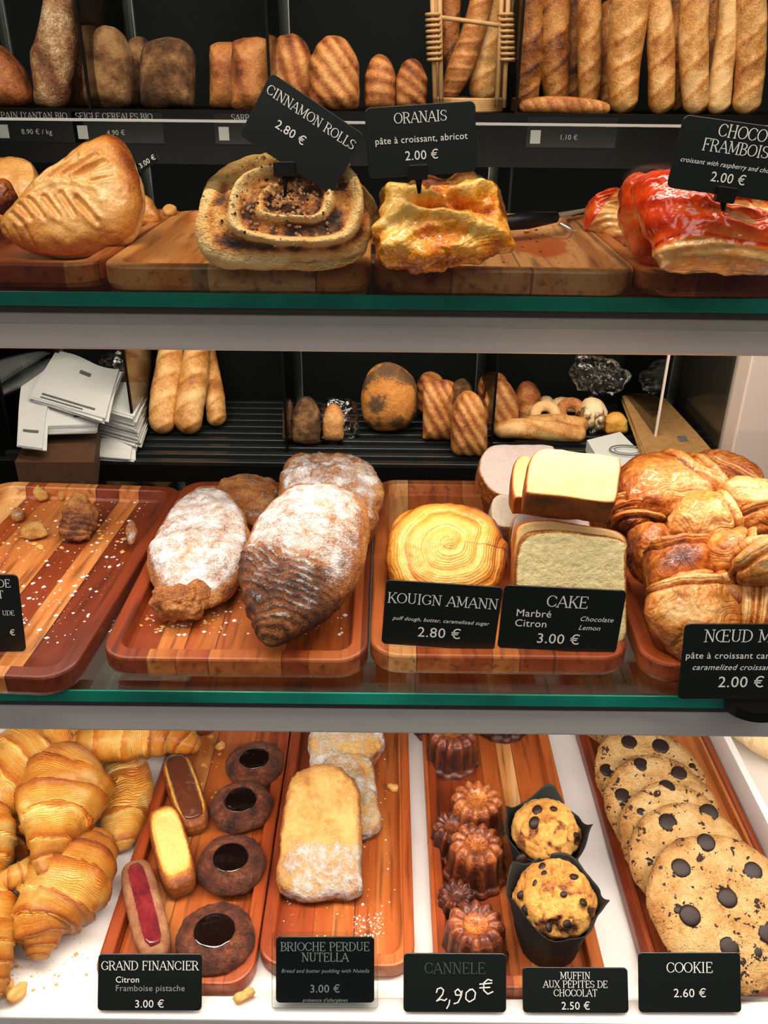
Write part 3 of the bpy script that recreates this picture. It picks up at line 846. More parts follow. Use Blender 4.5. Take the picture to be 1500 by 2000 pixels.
# ---------------------------------------------------------------- muffins
def muffin(u, v, rpx, z, label, seed, chips, tips, H=.078):
    c = P(u, v, z + H - .012); Rr = M2(rpx, c)

    def fn(p, rho, th, up):
        cr = abs(fbm(p, 38, seed)); d = .004 * fbm(p, 34, seed + 1) + .0014 * fbm(p, 140, seed) - .0035 * sstep(.10, .0, cr)
        to = .22 + .3 * fbm(p, 30, seed + 4) + .2 * sstep(.05, 0, cr)
        blot = fbm(p, 48, seed + 9)
        to += .6 * sstep(.1, .25, blot) * sstep(.1, -.5, p.y / Rr)
        if up < 0: to += .3; d -= .007 * min(1, -up * 3)
        return d, to, 0, 0
    root = empty('chocolate_chip_muffin', (c.x, c.y, z)); hz = H - .012
    top = blob('muffin_top', ('e', Rr * .98, Rr * .96), .030, hz * .8, 2.2, 2.0, 'muffin', fn, root, (0, 0, hz - .012), None)
    top['label'] = 'golden cracked muffin top with baked-in chocolate'
    # paper case: flared tube with four torn points
    V = []; n = 26; m = 128
    for i in range(n + 1):
        t = i / n
        for k in range(m):
            th = 2 * PI * k / m
            tip = 0
            for a, h in tips:
                dd = (th - R(a) + PI) % (2 * PI) - PI; tip = max(tip, h * math.exp(-(dd / .38) ** 2))
            zt = hz * .86 + tip; zz = zt * t
            rr = Rr * (.74 + .42 * t + .34 * max(0, zz - hz * .8) / .03 * (.3 if zz > hz * .8 else 1)) * (1 + .022 * math.sin(th * 9 + seed) * t + .05 * fbm((math.cos(th), math.sin(th), t), 1.4, seed))
            V.append((rr * math.cos(th), rr * math.sin(th), zz + .001))
    Fc = [(i * m + k, i * m + (k + 1) % m, (i + 1) * m + (k + 1) % m, (i + 1) * m + k) for i in range(n) for k in range(m)] + [tuple(range(m))[::-1]]
    pc = mk('paper_case', V, Fc, 'paper', root); pc['label'] = 'black tulip-shaped paper case'
    so = pc.modifiers.new('thick', 'SOLIDIFY'); so.thickness = .0006
    for (cu, cv, cr) in chips:
        q = P(cu, cv, z + hz + .010); x, y = q.x - c.x, q.y - c.y; rr = min(.97, math.hypot(x, y) / Rr)
        zz = hz - .012 + .030 * (1 - rr ** 2.2) ** .5 - .0005
        rad = M2(cr, q)
        blob('chocolate_chip', ('e', rad * 1.1, rad * .85), rad * .5, rad * .5, 2, 2, 'chip', None, root, (x, y, zz), (math.degrees(-y / Rr * .9), math.degrees(x / Rr * .9), cu % 90), 20, 10)
    return tag(root, label, 'muffin', 'chocolate chip muffins in black paper cases')


muffin(1068, 1612, 68, FB, 'chocolate chip muffin in torn black paper, behind the other one', 3, [(1048, 1592, 11), (1043, 1612, 12), (1110, 1665, 15), (1080, 1590, 7), (1020, 1655, 11), (1128, 1620, 8), (1075, 1668, 8)], [(80, .022), (-20, .022), (-75, .004), (165, .018)])
muffin(1085, 1742, 80, FB, 'chocolate chip muffin in black paper, nearest the muffin price card', 5, [(1058, 1700, 9), (1047, 1732, 9), (1062, 1718, 8), (1030, 1760, 11), (1120, 1720, 10), (1075, 1790, 10), (1100, 1755, 7), (1140, 1760, 10), (1110, 1790, 9), (1018, 1735, 8)], [(70, .010), (-32, .024), (-150, .020), (150, .016), (-90, -.012)])


# ---------------------------------------------------------------- cookies
def cookie(u, v, rpx, h, tilt, label, seed, chips, T=.0065):
    c = P(u, v, FB + h); fr = frame(c, tilt, 0); Rr = M2(rpx, c)

    def fn(p, rho, th, up):
        e = 1 + .03 * math.sin(th * 3 + seed) + .02 * math.sin(th * 7 + seed * 2)
        cr = abs(fbm(p, 70, seed))
        d = .0016 * fbm(p, 45, seed + 1) + .0008 * fbm(p, 190, seed) - .0016 * sstep(.09, .0, cr) * (1 if up > 0 else 0)
        return d + (e - 1) * Rr * sstep(.6, 1, rho) * .5, .30 + .32 * sstep(.78, 1.0, rho) + .22 * fbm(p, 40, seed + 4) + .12 * sstep(.05, 0, cr), 0, 0
    o = blob('chocolate_chip_cookie', ('e', Rr, Rr), T, T * .8, 3.2, 2.0, 'cookie', fn, None, nu=150, nv=80, mtx=fr)
    for (x, y), (_, _, rr) in zip(trace([(a, b) for a, b, _ in chips], fr), chips):
        rad = M2(rr, c)
        rho = min(.98, math.hypot(x, y) / Rr); zz = T * (1 - rho ** 3.2) ** .5
        blob('chocolate_chip', ('e', rad, rad * .97), rad * .20, rad * .3, 3, 2, 'chip', None, o, (x, y, zz - .0002), None, 28, 14)
    return tag(o, label, 'cookie', 'chocolate chip cookies overlapping on the fourth long tray')


cookie(1203, 1380, 96, .026, 12, 'chocolate chip cookie at the far back of the row, half hidden by the rail', 1, [(1180, 1420, 15), (1250, 1425, 15), (1235, 1403, 8)])
cookie(1268, 1517, 108, .031, 18, 'chocolate chip cookie second from the back of the row', 2, [(1227, 1454, 16), (1288, 1462, 17), (1184, 1508, 14), (1350, 1500, 7)])
cookie(1293, 1580, 112, .034, 20, 'chocolate chip cookie third from the back, with a smooth pale edge', 3, [(1250, 1497, 16), (1324, 1514, 16), (1214, 1558, 16)])
cookie(1322, 1638, 112, .036, 22, 'chocolate chip cookie fourth from the back, only its rim and a chip showing', 4, [(1300, 1542, 18), (1250, 1590, 9)])
cookie(1350, 1686, 120, .036, 24, 'chocolate chip cookie second from the front of the row', 5, [(1302, 1610, 19), (1383, 1589, 19), (1250, 1700, 10)])
cookie(1412, 1776, 145, .037, 25, 'biggest speckled chocolate chip cookie at the front of the row', 6, [(1377, 1648, 19), (1327, 1699, 20), (1466, 1705, 20), (1416, 1757, 20), (1344, 1791, 21), (1420, 1700, 8), (1497, 1826, 21), (1420, 1852, 19), (1320, 1780, 7), (1475, 1862, 9), (1290, 1700, 7)])

# bread in the compartment to the right of the divider
croissant([(1425, 1395, 22, z0 + .032), (1460, 1415, 40, z0 + .034), (1520, 1440, 52, z0 + .036), (1580, 1465, 40, z0 + .034)], 'pale smooth bread roll in the right compartment behind the white divider', None, 'pale', 2, .02, 21, name='bread_roll', cat='bread', endp=.9)
croissant([(1497, 1600, 14, z0 + .012), (1530, 1612, 24, z0 + .016), (1580, 1620, 20, z0 + .016)], 'tip of a brown bread at the right frame edge beside the divider', None, 'knot', 2, .05, 22, name='bread_roll', cat='bread')
# ---------------------------------------------------------------- middle shelf: almond croissants
AG = 'sugared almond croissants on the middle shelf'


def almfn(seed, sug, tipdir=None, tipat=0.02, nb=220, rough=1.0):
    """tipdir: local unit direction towards the banded tip"""
    def fn(p, rho, th, up):
        d = rough * (.0026 * fbm(p, 36, seed) + .0012 * fbm(p, 130, seed)); s = 0; to = .35 + .3 * fbm(p, 40, seed + 2)
        sg = sug(p) if up > -.25 else -.5
        if tipdir:
            q = p.x * tipdir[0] + p.y * tipdir[1]; c = -p.x * tipdir[1] + p.y * tipdir[0]
            k = q + .35 * abs(c) + .004 * fbm(p, 30, seed)
            a = sstep(tipat - .012, tipat + .012, q)
            sn = math.sin(k * nb * 5 + .6 * fbm(p, 40, 2)); d += a * .0009 * sn; to += a * .16 * sn; sg += a * .14 * sn - .004 * math.exp(-((q - tipat) / .006) ** 2)
            to += a * .38; s = k; sg -= a * .30
        sg -= .5 * sstep(.86, 1.0, rho)
        return d, to, sg, s
    return fn


slab('almond_croissant', [(488, 1040), (470, 990), (430, 955), (385, 955), (340, 985), (305, 1040), (285, 1080), (300, 1140), (330, 1172), (400, 1175), (450, 1150), (480, 1095)],
     P(388, 1070, FM + .026), 8, .016, 'almond', almfn(1, lambda p: .62), 'flat sugared almond croissant lying at the left of its tray', 'almond croissant', AG, p=3.2, q=2.2)
slab('almond_croissant', [(545, 990), (540, 950), (500, 938), (455, 940), (430, 950), (440, 985), (470, 1020), (510, 1030)],
     P(490, 980, FM + .012), 4, .010, 'almond', almfn(2, lambda p: .28), 'thin almond croissant lightly sugared, lying behind the other three', 'almond croissant', AG, p=4, q=2.5)
slab('almond_croissant', [(745, 950), (712, 905), (640, 892), (580, 896), (552, 925), (550, 965), (580, 1010), (650, 1040), (725, 1040), (742, 1000)],
     P(648, 968, FM + .046), 14, .018, 'almond', almfn(3, lambda p: .50 + .2 * fbm(p, 30, 8), rough=1.6), 'lumpy sugared almond croissant leaning at the back right of its tray', 'almond croissant', AG, p=3, q=2.2)
slab('almond_croissant', [(722, 1030), (700, 975), (640, 952), (575, 960), (520, 1000), (480, 1070), (470, 1120), (476, 1180), (500, 1235), (525, 1256), (560, 1245), (640, 1200), (700, 1130)],
     P(595, 1100, FM + .050), 16, .026, 'almond', almfn(4, lambda p: .60 - .22 * sstep(.02, .05, p.x), (-.45, -.89), .014, 230, .8), 'big sugared almond croissant in front with a dark ridged tip pointing down', 'almond croissant', AG, p=2.3, q=1.9, nu=200, nv=110)
# broken end of the flat croissant, part of it
bits = slab('croissant_end', [(408, 1165), (395, 1145), (340, 1150), (300, 1165), (305, 1190), (340, 1203), (385, 1200)],
            P(355, 1176, FM + .016), 12, .013, 'almond', almfn(6, lambda p: .1, rough=2.2), 'torn brown croissant end in front of the flat sugared croissant', 'pastry piece', None, p=2.5, q=2)
slab('croissant_end', [(188, 1015), (180, 985), (165, 968), (140, 975), (118, 1010), (112, 1040), (140, 1052), (175, 1045)],
     P(150, 1015, FM + .014), 18, .010, 'almond', almfn(7, lambda p: .15, (-.2, -.95), .0, 260, 1.5), 'dark broken croissant tip left on the emptied tray', 'pastry piece', None, p=2.5, q=2)
for i, (px, lab) in enumerate([([(92, 1035), (80, 1022), (60, 1024), (42, 1040), (50, 1054), (78, 1056), (96, 1048)], 'flat yellow almond paste scrap in front of the broken tip'),
                               ([(96, 972), (88, 958), (72, 956), (66, 970), (76, 980), (90, 980)], 'yellow crumb of almond paste near the back rim of the emptied tray'),
                               ([(48, 1004), (42, 998), (28, 1000), (22, 1012), (32, 1020), (46, 1016)], 'small sugared crumb left of the almond paste scrap'),
                               ([(130, 968), (126, 956), (118, 956), (112, 970), (120, 978)], 'upright yellow crumb at the back rim of the emptied tray'),
                               ([(268, 1040), (262, 1020), (250, 1022), (243, 1040), (250, 1062), (262, 1060)], 'grey sugared flake lying on the right rim of the emptied tray')]):
    cx = sum(a for a, b in px) / len(px); cy = sum(b for a, b in px) / len(px)
    slab('pastry_crumb', px, P(cx, cy, (FM if i < 4 else ZM + TR) + .003), 8, .004, 'almond' if i in (2, 4) else 'brioche', almfn(20 + i, lambda p: .35 if i in (2, 4) else -.1, rough=.9), lab, 'crumb', 'large crumbs on the emptied tray', p=2.5, q=2, nu=40, nv=20)


# ---------------------------------------------------------------- spiral pastry and cakes
M['kouign'] = crust('caramelised_spiral_crust', [(0, '#F2C468'), (.3, '#E4A03A'), (.6, '#C67222'), (.85, '#A45216'), (1, '#6A2E0E')], 26, .25, 900, .015, .12, .0009, 90, .34, .4, .2, lwarp=3, hf=.25)
def spiralfn(Rr, seed, turns=3.3, sq=1.0, depth=.0034):
    def fn(p, rho, th, up):
        if up < -.15: return .001 * fbm(p, 60, seed), .62 + .25 * fbm(p, 30, seed), 0, rho * .2
        w_ = .22 * math.sin(th * 2 + seed) * rho + .12 * math.sin(th * 5 + 2) * rho
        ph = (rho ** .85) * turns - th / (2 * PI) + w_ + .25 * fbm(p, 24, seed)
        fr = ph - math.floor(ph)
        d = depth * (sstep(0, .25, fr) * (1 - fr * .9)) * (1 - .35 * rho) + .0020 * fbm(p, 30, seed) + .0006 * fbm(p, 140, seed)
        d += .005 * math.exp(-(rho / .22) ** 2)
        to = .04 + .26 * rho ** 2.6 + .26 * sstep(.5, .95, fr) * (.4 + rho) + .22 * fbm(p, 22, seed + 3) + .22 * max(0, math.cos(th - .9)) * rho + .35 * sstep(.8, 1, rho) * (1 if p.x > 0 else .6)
        return d, to, 0, ph * .055 + .002 * fbm(p, 60, seed)
    return fn


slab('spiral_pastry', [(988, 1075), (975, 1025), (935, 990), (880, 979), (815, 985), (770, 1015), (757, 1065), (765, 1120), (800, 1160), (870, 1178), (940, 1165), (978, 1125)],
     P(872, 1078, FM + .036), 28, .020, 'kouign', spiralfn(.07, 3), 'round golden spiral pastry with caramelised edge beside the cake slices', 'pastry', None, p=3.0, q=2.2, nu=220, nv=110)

M['cake'] = crust('pound_cake', [(0, '#E6C488'), (.35, '#DCB26C'), (.6, '#C07828'), (.8, '#9C5019'), (1, '#4E200C')], 50, .05, 0, 0, 0, .0005, 260, .5, .06, hf=.15)
M['cakecrumb'] = crust('lemon_cake_crumb', [(0, '#FBEDB4'), (.4, '#F3E09E'), (.62, '#CC9A48'), (.8, '#8F4C1A'), (1, '#4E200C')], 60, .08, 0, 0, 0, .0022, 260, .8, 0, hf=.3)
M['icedcake'] = crust('pink_iced_cake', [(0, '#E6D2C8'), (.4, '#DCC2B4'), (.6, '#CF8E4E'), (.8, '#8F4C1A'), (1, '#4E200C')], 60, .06, 0, 0, 0, .0008, 150, .3, .3)
M['marble'] = crust('marbled_cake', [(0, '#EFE0C8'), (.45, '#D8BE9C'), (.6, '#6E4830'), (1, '#3A2014')], 70, .5, 0, 0, 0, .001, 150, .6, .0)
CKG = 'thick cake slices stacked on the middle shelf'


def cakefn(seed, crumb=0, side=.78):
    def fn(p, rho, th, up):
        e = sstep(.93, .985, rho) if up > 0 else 1
        pit = -.0007 * sstep(.12, .4, fbm(p, 260, seed)) * crumb
        return pit + .0009 * fbm(p, 40, seed), (1 - e) * (.12 + .12 * fbm(p, 30, seed)) + e * (side + .16 * fbm(p, 50, seed)), 0, 0
    return fn


def cake(px, c, tilt, T, mat, seed, lab, crumb=0, rz=0, ry=0, side=.78):
    return slab('cake_slice', px, c, tilt, T, mat, cakefn(seed, crumb, side), lab, 'cake slice', CKG, rz, ry, p=26, q=9, nu=200, nv=90)


cake([(1216, 1085), (1214, 1052), (1120, 1036), (1060, 1034), (1022, 1046), (1006, 1080), (1003, 1150), (1008, 1225), (1060, 1240), (1150, 1248), (1214, 1245), (1218, 1160)],
     P(1110, 1140, FM + .042), 64, .0105, 'cakecrumb', 1, 'pale green-yellow lemon cake slice standing at the front behind its card', 1, rz=-3)
cake([(1216, 1105), (1205, 1056), (1120, 1040), (1060, 1032), (1010, 1040), (1000, 1070), (997, 1120), (1003, 1190), (1060, 1215), (1150, 1222), (1210, 1210)],
     P(1108, 1120, FM + .044) + Vector((0, .026, .004)), 64, .0105, 'cake', 2, 'yellow cake slice standing right behind the lemon slice, almost covered', 0, rz=-3)
# the slice lying on top
cake([(1206, 925), (1195, 912), (1115, 902), (1085, 896), (1045, 900), (1028, 925), (1022, 970), (1030, 985), (1100, 992), (1180, 1003), (1198, 995), (1204, 960)],
     P(1115, 950, FM + .108), 24, .0125, 'cake', 3, 'smooth yellow cake slice lying on top of the stack with a dark crust side', 0, side=.86)
cake([(1030, 915), (1020, 905), (1003, 915), (996, 945), (1000, 985), (1020, 990), (1120, 1000), (1150, 985), (1150, 915), (1080, 905)],
     P(1080, 950, FM + .079), 24, .0115, 'cake', 4, 'yellow cake slice under the topmost one, only its left edge showing', 0, side=.8)
cake([(1080, 895), (1062, 881), (1000, 881), (955, 884), (935, 905), (933, 940), (960, 975), (1010, 985), (1070, 970)],
     P(1005, 925, FM + .058) + Vector((0, .02, 0)), 34, .012, 'icedcake', 5, 'cake slice with pale pink icing at the back left of the stack', 0, rz=8)
cake([(1012, 1000), (1000, 978), (970, 976), (957, 995), (962, 1030), (990, 1040), (1010, 1030)],
     P(985, 1008, FM + .030), 40, .012, 'marble', 6, 'small marbled cake piece between the spiral pastry and the slices', 0, side=.3)
cake([(1150, 1040), (1130, 1012), (1050, 1008), (1010, 1012), (996, 1040), (998, 1090), (1050, 1110), (1140, 1100)],
     P(1070, 1055, FM + .045) + Vector((0, .052, .0)), 60, .012, 'icedcake', 7, 'glazed pale cake slice wedged behind the two standing slices', 0, rz=-3)

# ---------------------------------------------------------------- knotted pastries
KG = 'caramelised knotted pastries heaped on the right tray'


def knotfn(seed, bands=None, base=.35, amt=1.0, dk=0):
    def fn(p, rho, th, up):
        d = amt * (.0045 * fbm(p, 24, seed) + .0015 * fbm(p, 90, seed)); s = fbm(p, 14, seed + 1) * .08 + p.y * .5
        to = base + .32 * fbm(p, 26, seed + 2) + .25 * sstep(.75, 1, rho) + (.25 if up < 0 else 0)
        if bands:
            for (a, b, wd) in bands:
                dd, t = segd(p.x, p.y, a, b)
                x = dd / wd
                if x < 1.6:
                    d += .0040 * math.exp(-(x * x) * 2.2) - .003 * math.exp(-((x - 1.05) / .22) ** 2); to += -.16 * math.exp(-x * x * 2) + .3 * math.exp(-((x - 1.05) / .25) ** 2)
                    if x < .9: s = x * .02
        if dk: to += dk * sstep(.6, .1, rho)
        return d, to, 0, s
    return fn


def knot(px, c, tilt, T, seed, lab, bands=(), base=.35, p=2.3, q=2.0, dk=0, rz=0, mat='knot'):
    fr = frame(c, tilt, rz); loc = trace(px, fr)
    bl = []
    for (a, b, wpx) in bands:
        l = trace([a, b], fr); bl.append((l[0], l[1], M2(wpx, c)))
    o = blob('knotted_pastry', loc, T, T, p, q, mat, knotfn(seed, bl, base, 1, dk), None, nu=150, nv=80, mtx=fr)
    return tag(o, lab, 'pastry', KG)


knot([(1420, 985), (1395, 925), (1330, 905), (1250, 906), (1208, 925), (1200, 965), (1230, 1000), (1290, 1010), (1360, 1000)], P(1310, 955, FM + .066), 20, .026, 1,
     'long glossy pastry at the top back of the heap with a diagonal fold', [((1290, 912), (1400, 985), 14), ((1330, 908), (1420, 975), 9)], .30)
knot([(1500, 960), (1470, 930), (1410, 912), (1350, 905), (1340, 935), (1400, 985), (1470, 995)], P(1420, 950, FM + .05) + Vector((0, .03, 0)), 15, .022, 2,
     'browned pastry at the back right of the heap, behind the long glossy one', [((1350, 920), (1470, 965), 9)], .5)
knot([(1560, 990), (1500, 955), (1440, 940), (1412, 945), (1420, 965), (1480, 995), (1550, 1010)], P(1485, 968, FM + .075), 20, .010, 3,
     'pale pastry end at the right frame edge above the brown one', [], .05)
knot([(1298, 1010), (1285, 985), (1240, 975), (1200, 980), (1190, 1005), (1205, 1028), (1255, 1035), (1292, 1028)], P(1243, 1005, FM + .050), 22, .020, 4,
     'small pastry with wavy layered ridges beside the top cake slice', [((1195, 992), (1280, 1000), 6), ((1195, 1008), (1290, 1012), 6), ((1200, 1022), (1285, 1026), 6)], .5)
knot([(1432, 1040), (1415, 990), (1370, 975), (1325, 985), (1298, 1015), (1305, 1050), (1350, 1070), (1410, 1065)], P(1366, 1022, FM + .064), 26, .026, 5,
     'rounded shiny pastry in the middle of the heap, its fold running down right', [((1385, 978), (1432, 1045), 8)], .28)
knot([(1560, 1010), (1500, 985), (1440, 980), (1412, 990), (1425, 1030), (1455, 1045), (1530, 1045)], P(1470, 1014, FM + .055), 24, .024, 6,
     'pastry with curved ridges at the right frame edge, upper of the two', [((1425, 1000), (1500, 990), 8), ((1440, 1025), (1520, 1010), 8)], .36)
knot([(1312, 1075), (1298, 1040), (1262, 1030), (1228, 1040), (1222, 1080), (1240, 1120), (1280, 1135), (1308, 1110)], P(1266, 1080, FM + .046), 30, .024, 7,
     'knobbly pastry at the left of the heap beside the lemon cake', [], .42)
knot([(1225, 1060), (1222, 1042), (1205, 1036), (1195, 1050), (1202, 1070), (1216, 1072)], P(1210, 1054, FM + .024), 30, .012, 17,
     'small dark pastry end squeezed between the cake and the heap', [], .6)
knot([(1385, 1110), (1370, 1065), (1320, 1058), (1275, 1068), (1262, 1110), (1270, 1150), (1310, 1160), (1365, 1145)], P(1322, 1110, FM + .052), 34, .022, 8,
     'pastry with a dark burnt square patch in the middle front of the heap', [((1275, 1080), (1375, 1072), 9)], .42, p=3.2, dk=.32)
knot([(1470, 1085), (1455, 1050), (1420, 1046), (1380, 1055), (1368, 1095), (1385, 1130), (1430, 1145), (1460, 1125)], P(1418, 1092, FM + .060), 30, .024, 9,
     'bubbly glazed pastry right of the burnt one', [((1450, 1060), (1425, 1130), 7)], .34)
knot([(1580, 1100), (1540, 1070), (1470, 1062), (1430, 1085), (1432, 1120), (1460, 1135), (1540, 1130)], P(1490, 1098, FM + .078), 30, .020, 10,
     'pale smooth pastry strip at the right frame edge above the front one', [((1440, 1110), (1530, 1070), 14)], .12)
knot([(1442, 1190), (1420, 1135), (1360, 1120), (1295, 1135), (1258, 1170), (1265, 1215), (1300, 1262), (1360, 1300), (1420, 1270)], P(1350, 1190, FM + .044) + Vector((0, .012, 0)), 42, .026, 11,
     'largest knotted pastry at the front of the heap, right behind its card', [((1270, 1150), (1420, 1140), 11), ((1400, 1130), (1440, 1180), 14)], .22, dk=.18)
knot([(1580, 1150), (1520, 1110), (1460, 1115), (1432, 1150), (1432, 1215), (1460, 1265), (1540, 1270)], P(1490, 1180, FM + .046) + Vector((0, .014, 0)), 42, .024, 12,
     'streaked pastry at the right frame edge behind its card, lower of the two', [((1440, 1130), (1440, 1240), 8), ((1470, 1120), (1465, 1240), 8)], .28)
# ---------------------------------------------------------------- top shelf
M['turnover'] = crust('turnover_crust', [(0, '#EFC482'), (.3, '#E2A254'), (.55, '#C87A2E'), (.8, '#984A18'), (1, '#5E280E')], 26, .20, 0, 0, 0, .0006, 120, .36, .45, .2, hf=.28)


def turnover():
    c = P(150, 385, FT + .044) + Vector((0, .006, 0)); fr = frame(c, 58, -4)
    px = [(274, 372), (262, 320), (245, 275), (222, 257), (190, 268), (130, 305), (75, 355), (35, 395), (4, 432), (12, 462), (60, 484), (140, 490), (205, 480), (248, 462), (268, 425)]
    loc = trace(px, fr)
    gv = []
    for a, b, wd, dp in [((98, 366), (140, 325), 4, .0028), ((120, 362), (168, 318), 4, .003), ((145, 356), (205, 318), 4.5, .0034), ((170, 358), (222, 330), 4.5, .0034), ((200, 370), (235, 358), 3.5, .002),
                         ((40, 425), (66, 448), 4, .0024), ((60, 412), (84, 440), 4, .0026), ((80, 402), (108, 438), 4, .0028), ((108, 398), (136, 436), 4, .0028), ((140, 392), (165, 432), 4, .0028), ((170, 402), (205, 442), 5, .0036),
                         ((18, 448), (24, 470), 4, .0018), ((45, 452), (48, 476), 4, .0018), ((70, 455), (76, 482), 4, .0018)]:
        l = trace([a, b], fr); gv.append((l[0], l[1], M2(wd, c), dp))
    vein = trace([(62, 402), (95, 382), (130, 372), (165, 372), (205, 384)], fr)

    def fn(p, rho, th, up):
        d = .0030 * fbm(p, 20, 4) + .0007 * fbm(p, 120, 5); to = .24 + .20 * fbm(p, 18, 6)
        if up > 0:
            for a, b, wd, dp in gv:
                x, t = segd(p.x, p.y, a, b); d -= dp * math.exp(-(x / wd) ** 2) * (.4 + .6 * math.sin(PI * min(1, t + .15)))
                d += dp * .25 * math.exp(-((x - 2.0 * wd) / (wd * 1.1)) ** 2); to += .16 * math.exp(-((x - 1.5 * wd) / wd) ** 2) - .10 * math.exp(-(x / wd) ** 2)
            for i in range(4):
                x, t = segd(p.x, p.y, vein[i], vein[i + 1]); d += .0007 * math.exp(-(x / .0022) ** 2); to -= .05 * math.exp(-(x / .002) ** 2)
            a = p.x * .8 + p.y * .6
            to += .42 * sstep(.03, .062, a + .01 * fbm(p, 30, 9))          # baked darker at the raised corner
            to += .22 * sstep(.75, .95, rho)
        else: to = .12 + .2 * fbm(p, 40, 3); d += .001 * math.sin(rho * 60)
        return d, to, 0, rho * .2
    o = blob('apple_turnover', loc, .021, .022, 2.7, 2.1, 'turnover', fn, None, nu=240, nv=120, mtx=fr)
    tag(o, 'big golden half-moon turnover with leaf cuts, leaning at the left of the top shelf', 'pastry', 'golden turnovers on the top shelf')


turnover()
c = P(40, 385, FT + .030) + Vector((0, .05, 0))
slab('apple_turnover', [(75, 345), (50, 328), (10, 325), (-40, 335), (-70, 370), (-60, 420), (0, 445), (60, 430), (85, 390)], c, 40, .02, 'turnover', knotfn(31, None, .25, .6), 'golden turnover behind the big leaf-cut one at the left edge', 'pastry', 'golden turnovers on the top shelf', p=2.6, q=2)
slab('pastry_crumb', [(32, 385), (20, 362), (-5, 362), (-20, 385), (-10, 412), (15, 410)], P(5, 388, FT + .038) + Vector((0, .01, 0)), 50, .012, 'knot', knotfn(32, None, .5, .8), 'orange-brown pastry end between the two turnovers at the left edge', 'pastry piece', None, p=2.4, q=2, nu=60, nv=30)
slab('apple_turnover', [(318, 428), (305, 390), (285, 372), (262, 378), (240, 400), (240, 430), (275, 440), (305, 438)], P(280, 410, FT + .022) + Vector((0, .02, 0)), 50, .016, 'turnover', knotfn(33, None, .35, .8), 'torn golden turnover end behind the right side of the big one', 'pastry', 'golden turnovers on the top shelf', p=2.6, q=2)
slab('pastry_crumb', [(345, 408), (330, 403), (318, 410), (322, 418), (338, 416)], P(332, 410, ZT + TR + .004), 10, .003, 'flake', None, 'small flake of pastry on the back left rim of the cinnamon roll tray', 'crumb', None, nu=24, nv=12)

# cinnamon roll
M['nut'] = plain('chopped_nut', '#C09468', .7)
M['cinnamon'] = crust('cinnamon_roll', [(0, '#FAD894'), (.22, '#F0B964'), (.42, '#D88E40'), (.58, '#A0622F'), (.74, '#55301C'), (1, '#22110C')], 40, .16, 0, 0, 0, .0040, 150, .55, .1, hf=.2, fleck=('#2A1710', 210, .9, .56))


def cinnamon():
    c = P(567, 423, FT + .044); fr = frame(c, 54, 2)
    px = [(738, 420), (722, 372), (675, 342), (600, 330), (520, 330), (450, 352), (410, 395), (398, 440), (402, 478), (430, 508), (500, 518), (590, 520), (670, 514), (716, 486)]
    loc = trace(px, fr); cx = trace([(572, 418)], fr)[0]

    def fn(p, rho, th, up):
        if up < -.05:
            return .0025 * fbm(p, 24, 2) + .0012 * math.sin(p.z * 700 + 6 * fbm(p, 20, 3)), .30 + .25 * fbm(p, 30, 5), 0, p.z * 1.2
        ph = rho ** .95 * 3.1 - th / (2 * PI) + .10 * math.sin(th * 2 + 1) * rho + .16 * fbm(p, 18, 8)
        fr_ = ph - math.floor(ph)
        wall = math.exp(-((fr_ - .52) / .21) ** 2)
        inner = .8 * sstep(.42, .18, rho)
        d = .0080 * wall * (1 - inner * .8) - .002 + .0026 * fbm(p, 75, 3) * (1 - wall * .5) + .003 * inner
        fill = (1 - wall)
        to = .02 + .16 * fbm(p, 40, 6) + .70 * sstep(.30, .8, fill) * (.8 + .9 * fbm(p, 60, 7))
        if inner > 0: to = to * (1 - inner) + inner * (.66 + .6 * fbm(p, 90, 4))
        edge = sstep(.86, .99, rho); to = to * (1 - edge) + edge * (.10 + .34 * max(0, math.sin(th)) + .2 * fbm(p, 22, 9))
        return d, to, 0, ph * .04
    o = blob('cinnamon_roll', loc, .022, .016, 3.6, 2.4, 'cinnamon', fn, None, nu=260, nv=150, mtx=fr)
    rnd = random.Random(5)
    tv = [v.co for v in o.data.vertices]
    for nm, mt, n, lo in (('nut_crumbs', 'nut', 900, .0007), ('cinnamon_crumbs', 'chipdark', 500, .0005)):
        mb = MB()
        for _ in range(n):
            v = rnd.choice(tv); q = math.hypot(v.x, v.y)
            if v.z < .012 or rnd.random() < sstep(.022, .05, q) * .9: continue
            p = v + Vector((rnd.uniform(-.002, .002), rnd.uniform(-.002, .002), 0)); r = rnd.uniform(lo, lo * 2.6)
            V = [p + Vector(a) * r * rnd.uniform(.7, 1.3) for a in ((1, 0, 0), (-1, 0, 0), (0, 1, 0), (0, -1, 0), (0, 0, 1), (0, 0, -1))]
            mb.add(V, [(0, 2, 4), (2, 1, 4), (1, 3, 4), (3, 0, 4), (2, 0, 5), (1, 2, 5), (3, 1, 5), (0, 3, 5)])
        mb.build(nm, mt, o)['kind'] = 'stuff'
    tag(o, 'large cinnamon roll with dark crumbly swirl facing the viewer', 'pastry')


cinnamon()

# apricot pastry
M['apricot'] = crust('apricot_pastry', [(0, '#F6C868'), (.3, '#F2A028'), (.55, '#DA7414'), (.8, '#A65212'), (1, '#70330E')], 40, .2, 300, .02, .12, .0012, 110, .22, .8, .1)
M['apricotfruit'] = crust('glazed_apricot', [(0, '#F6B52E'), (1, '#E08A1A')], 60, .3, 0, 0, 0, .001, 200, .12, 1.0, .05, sss=.2)


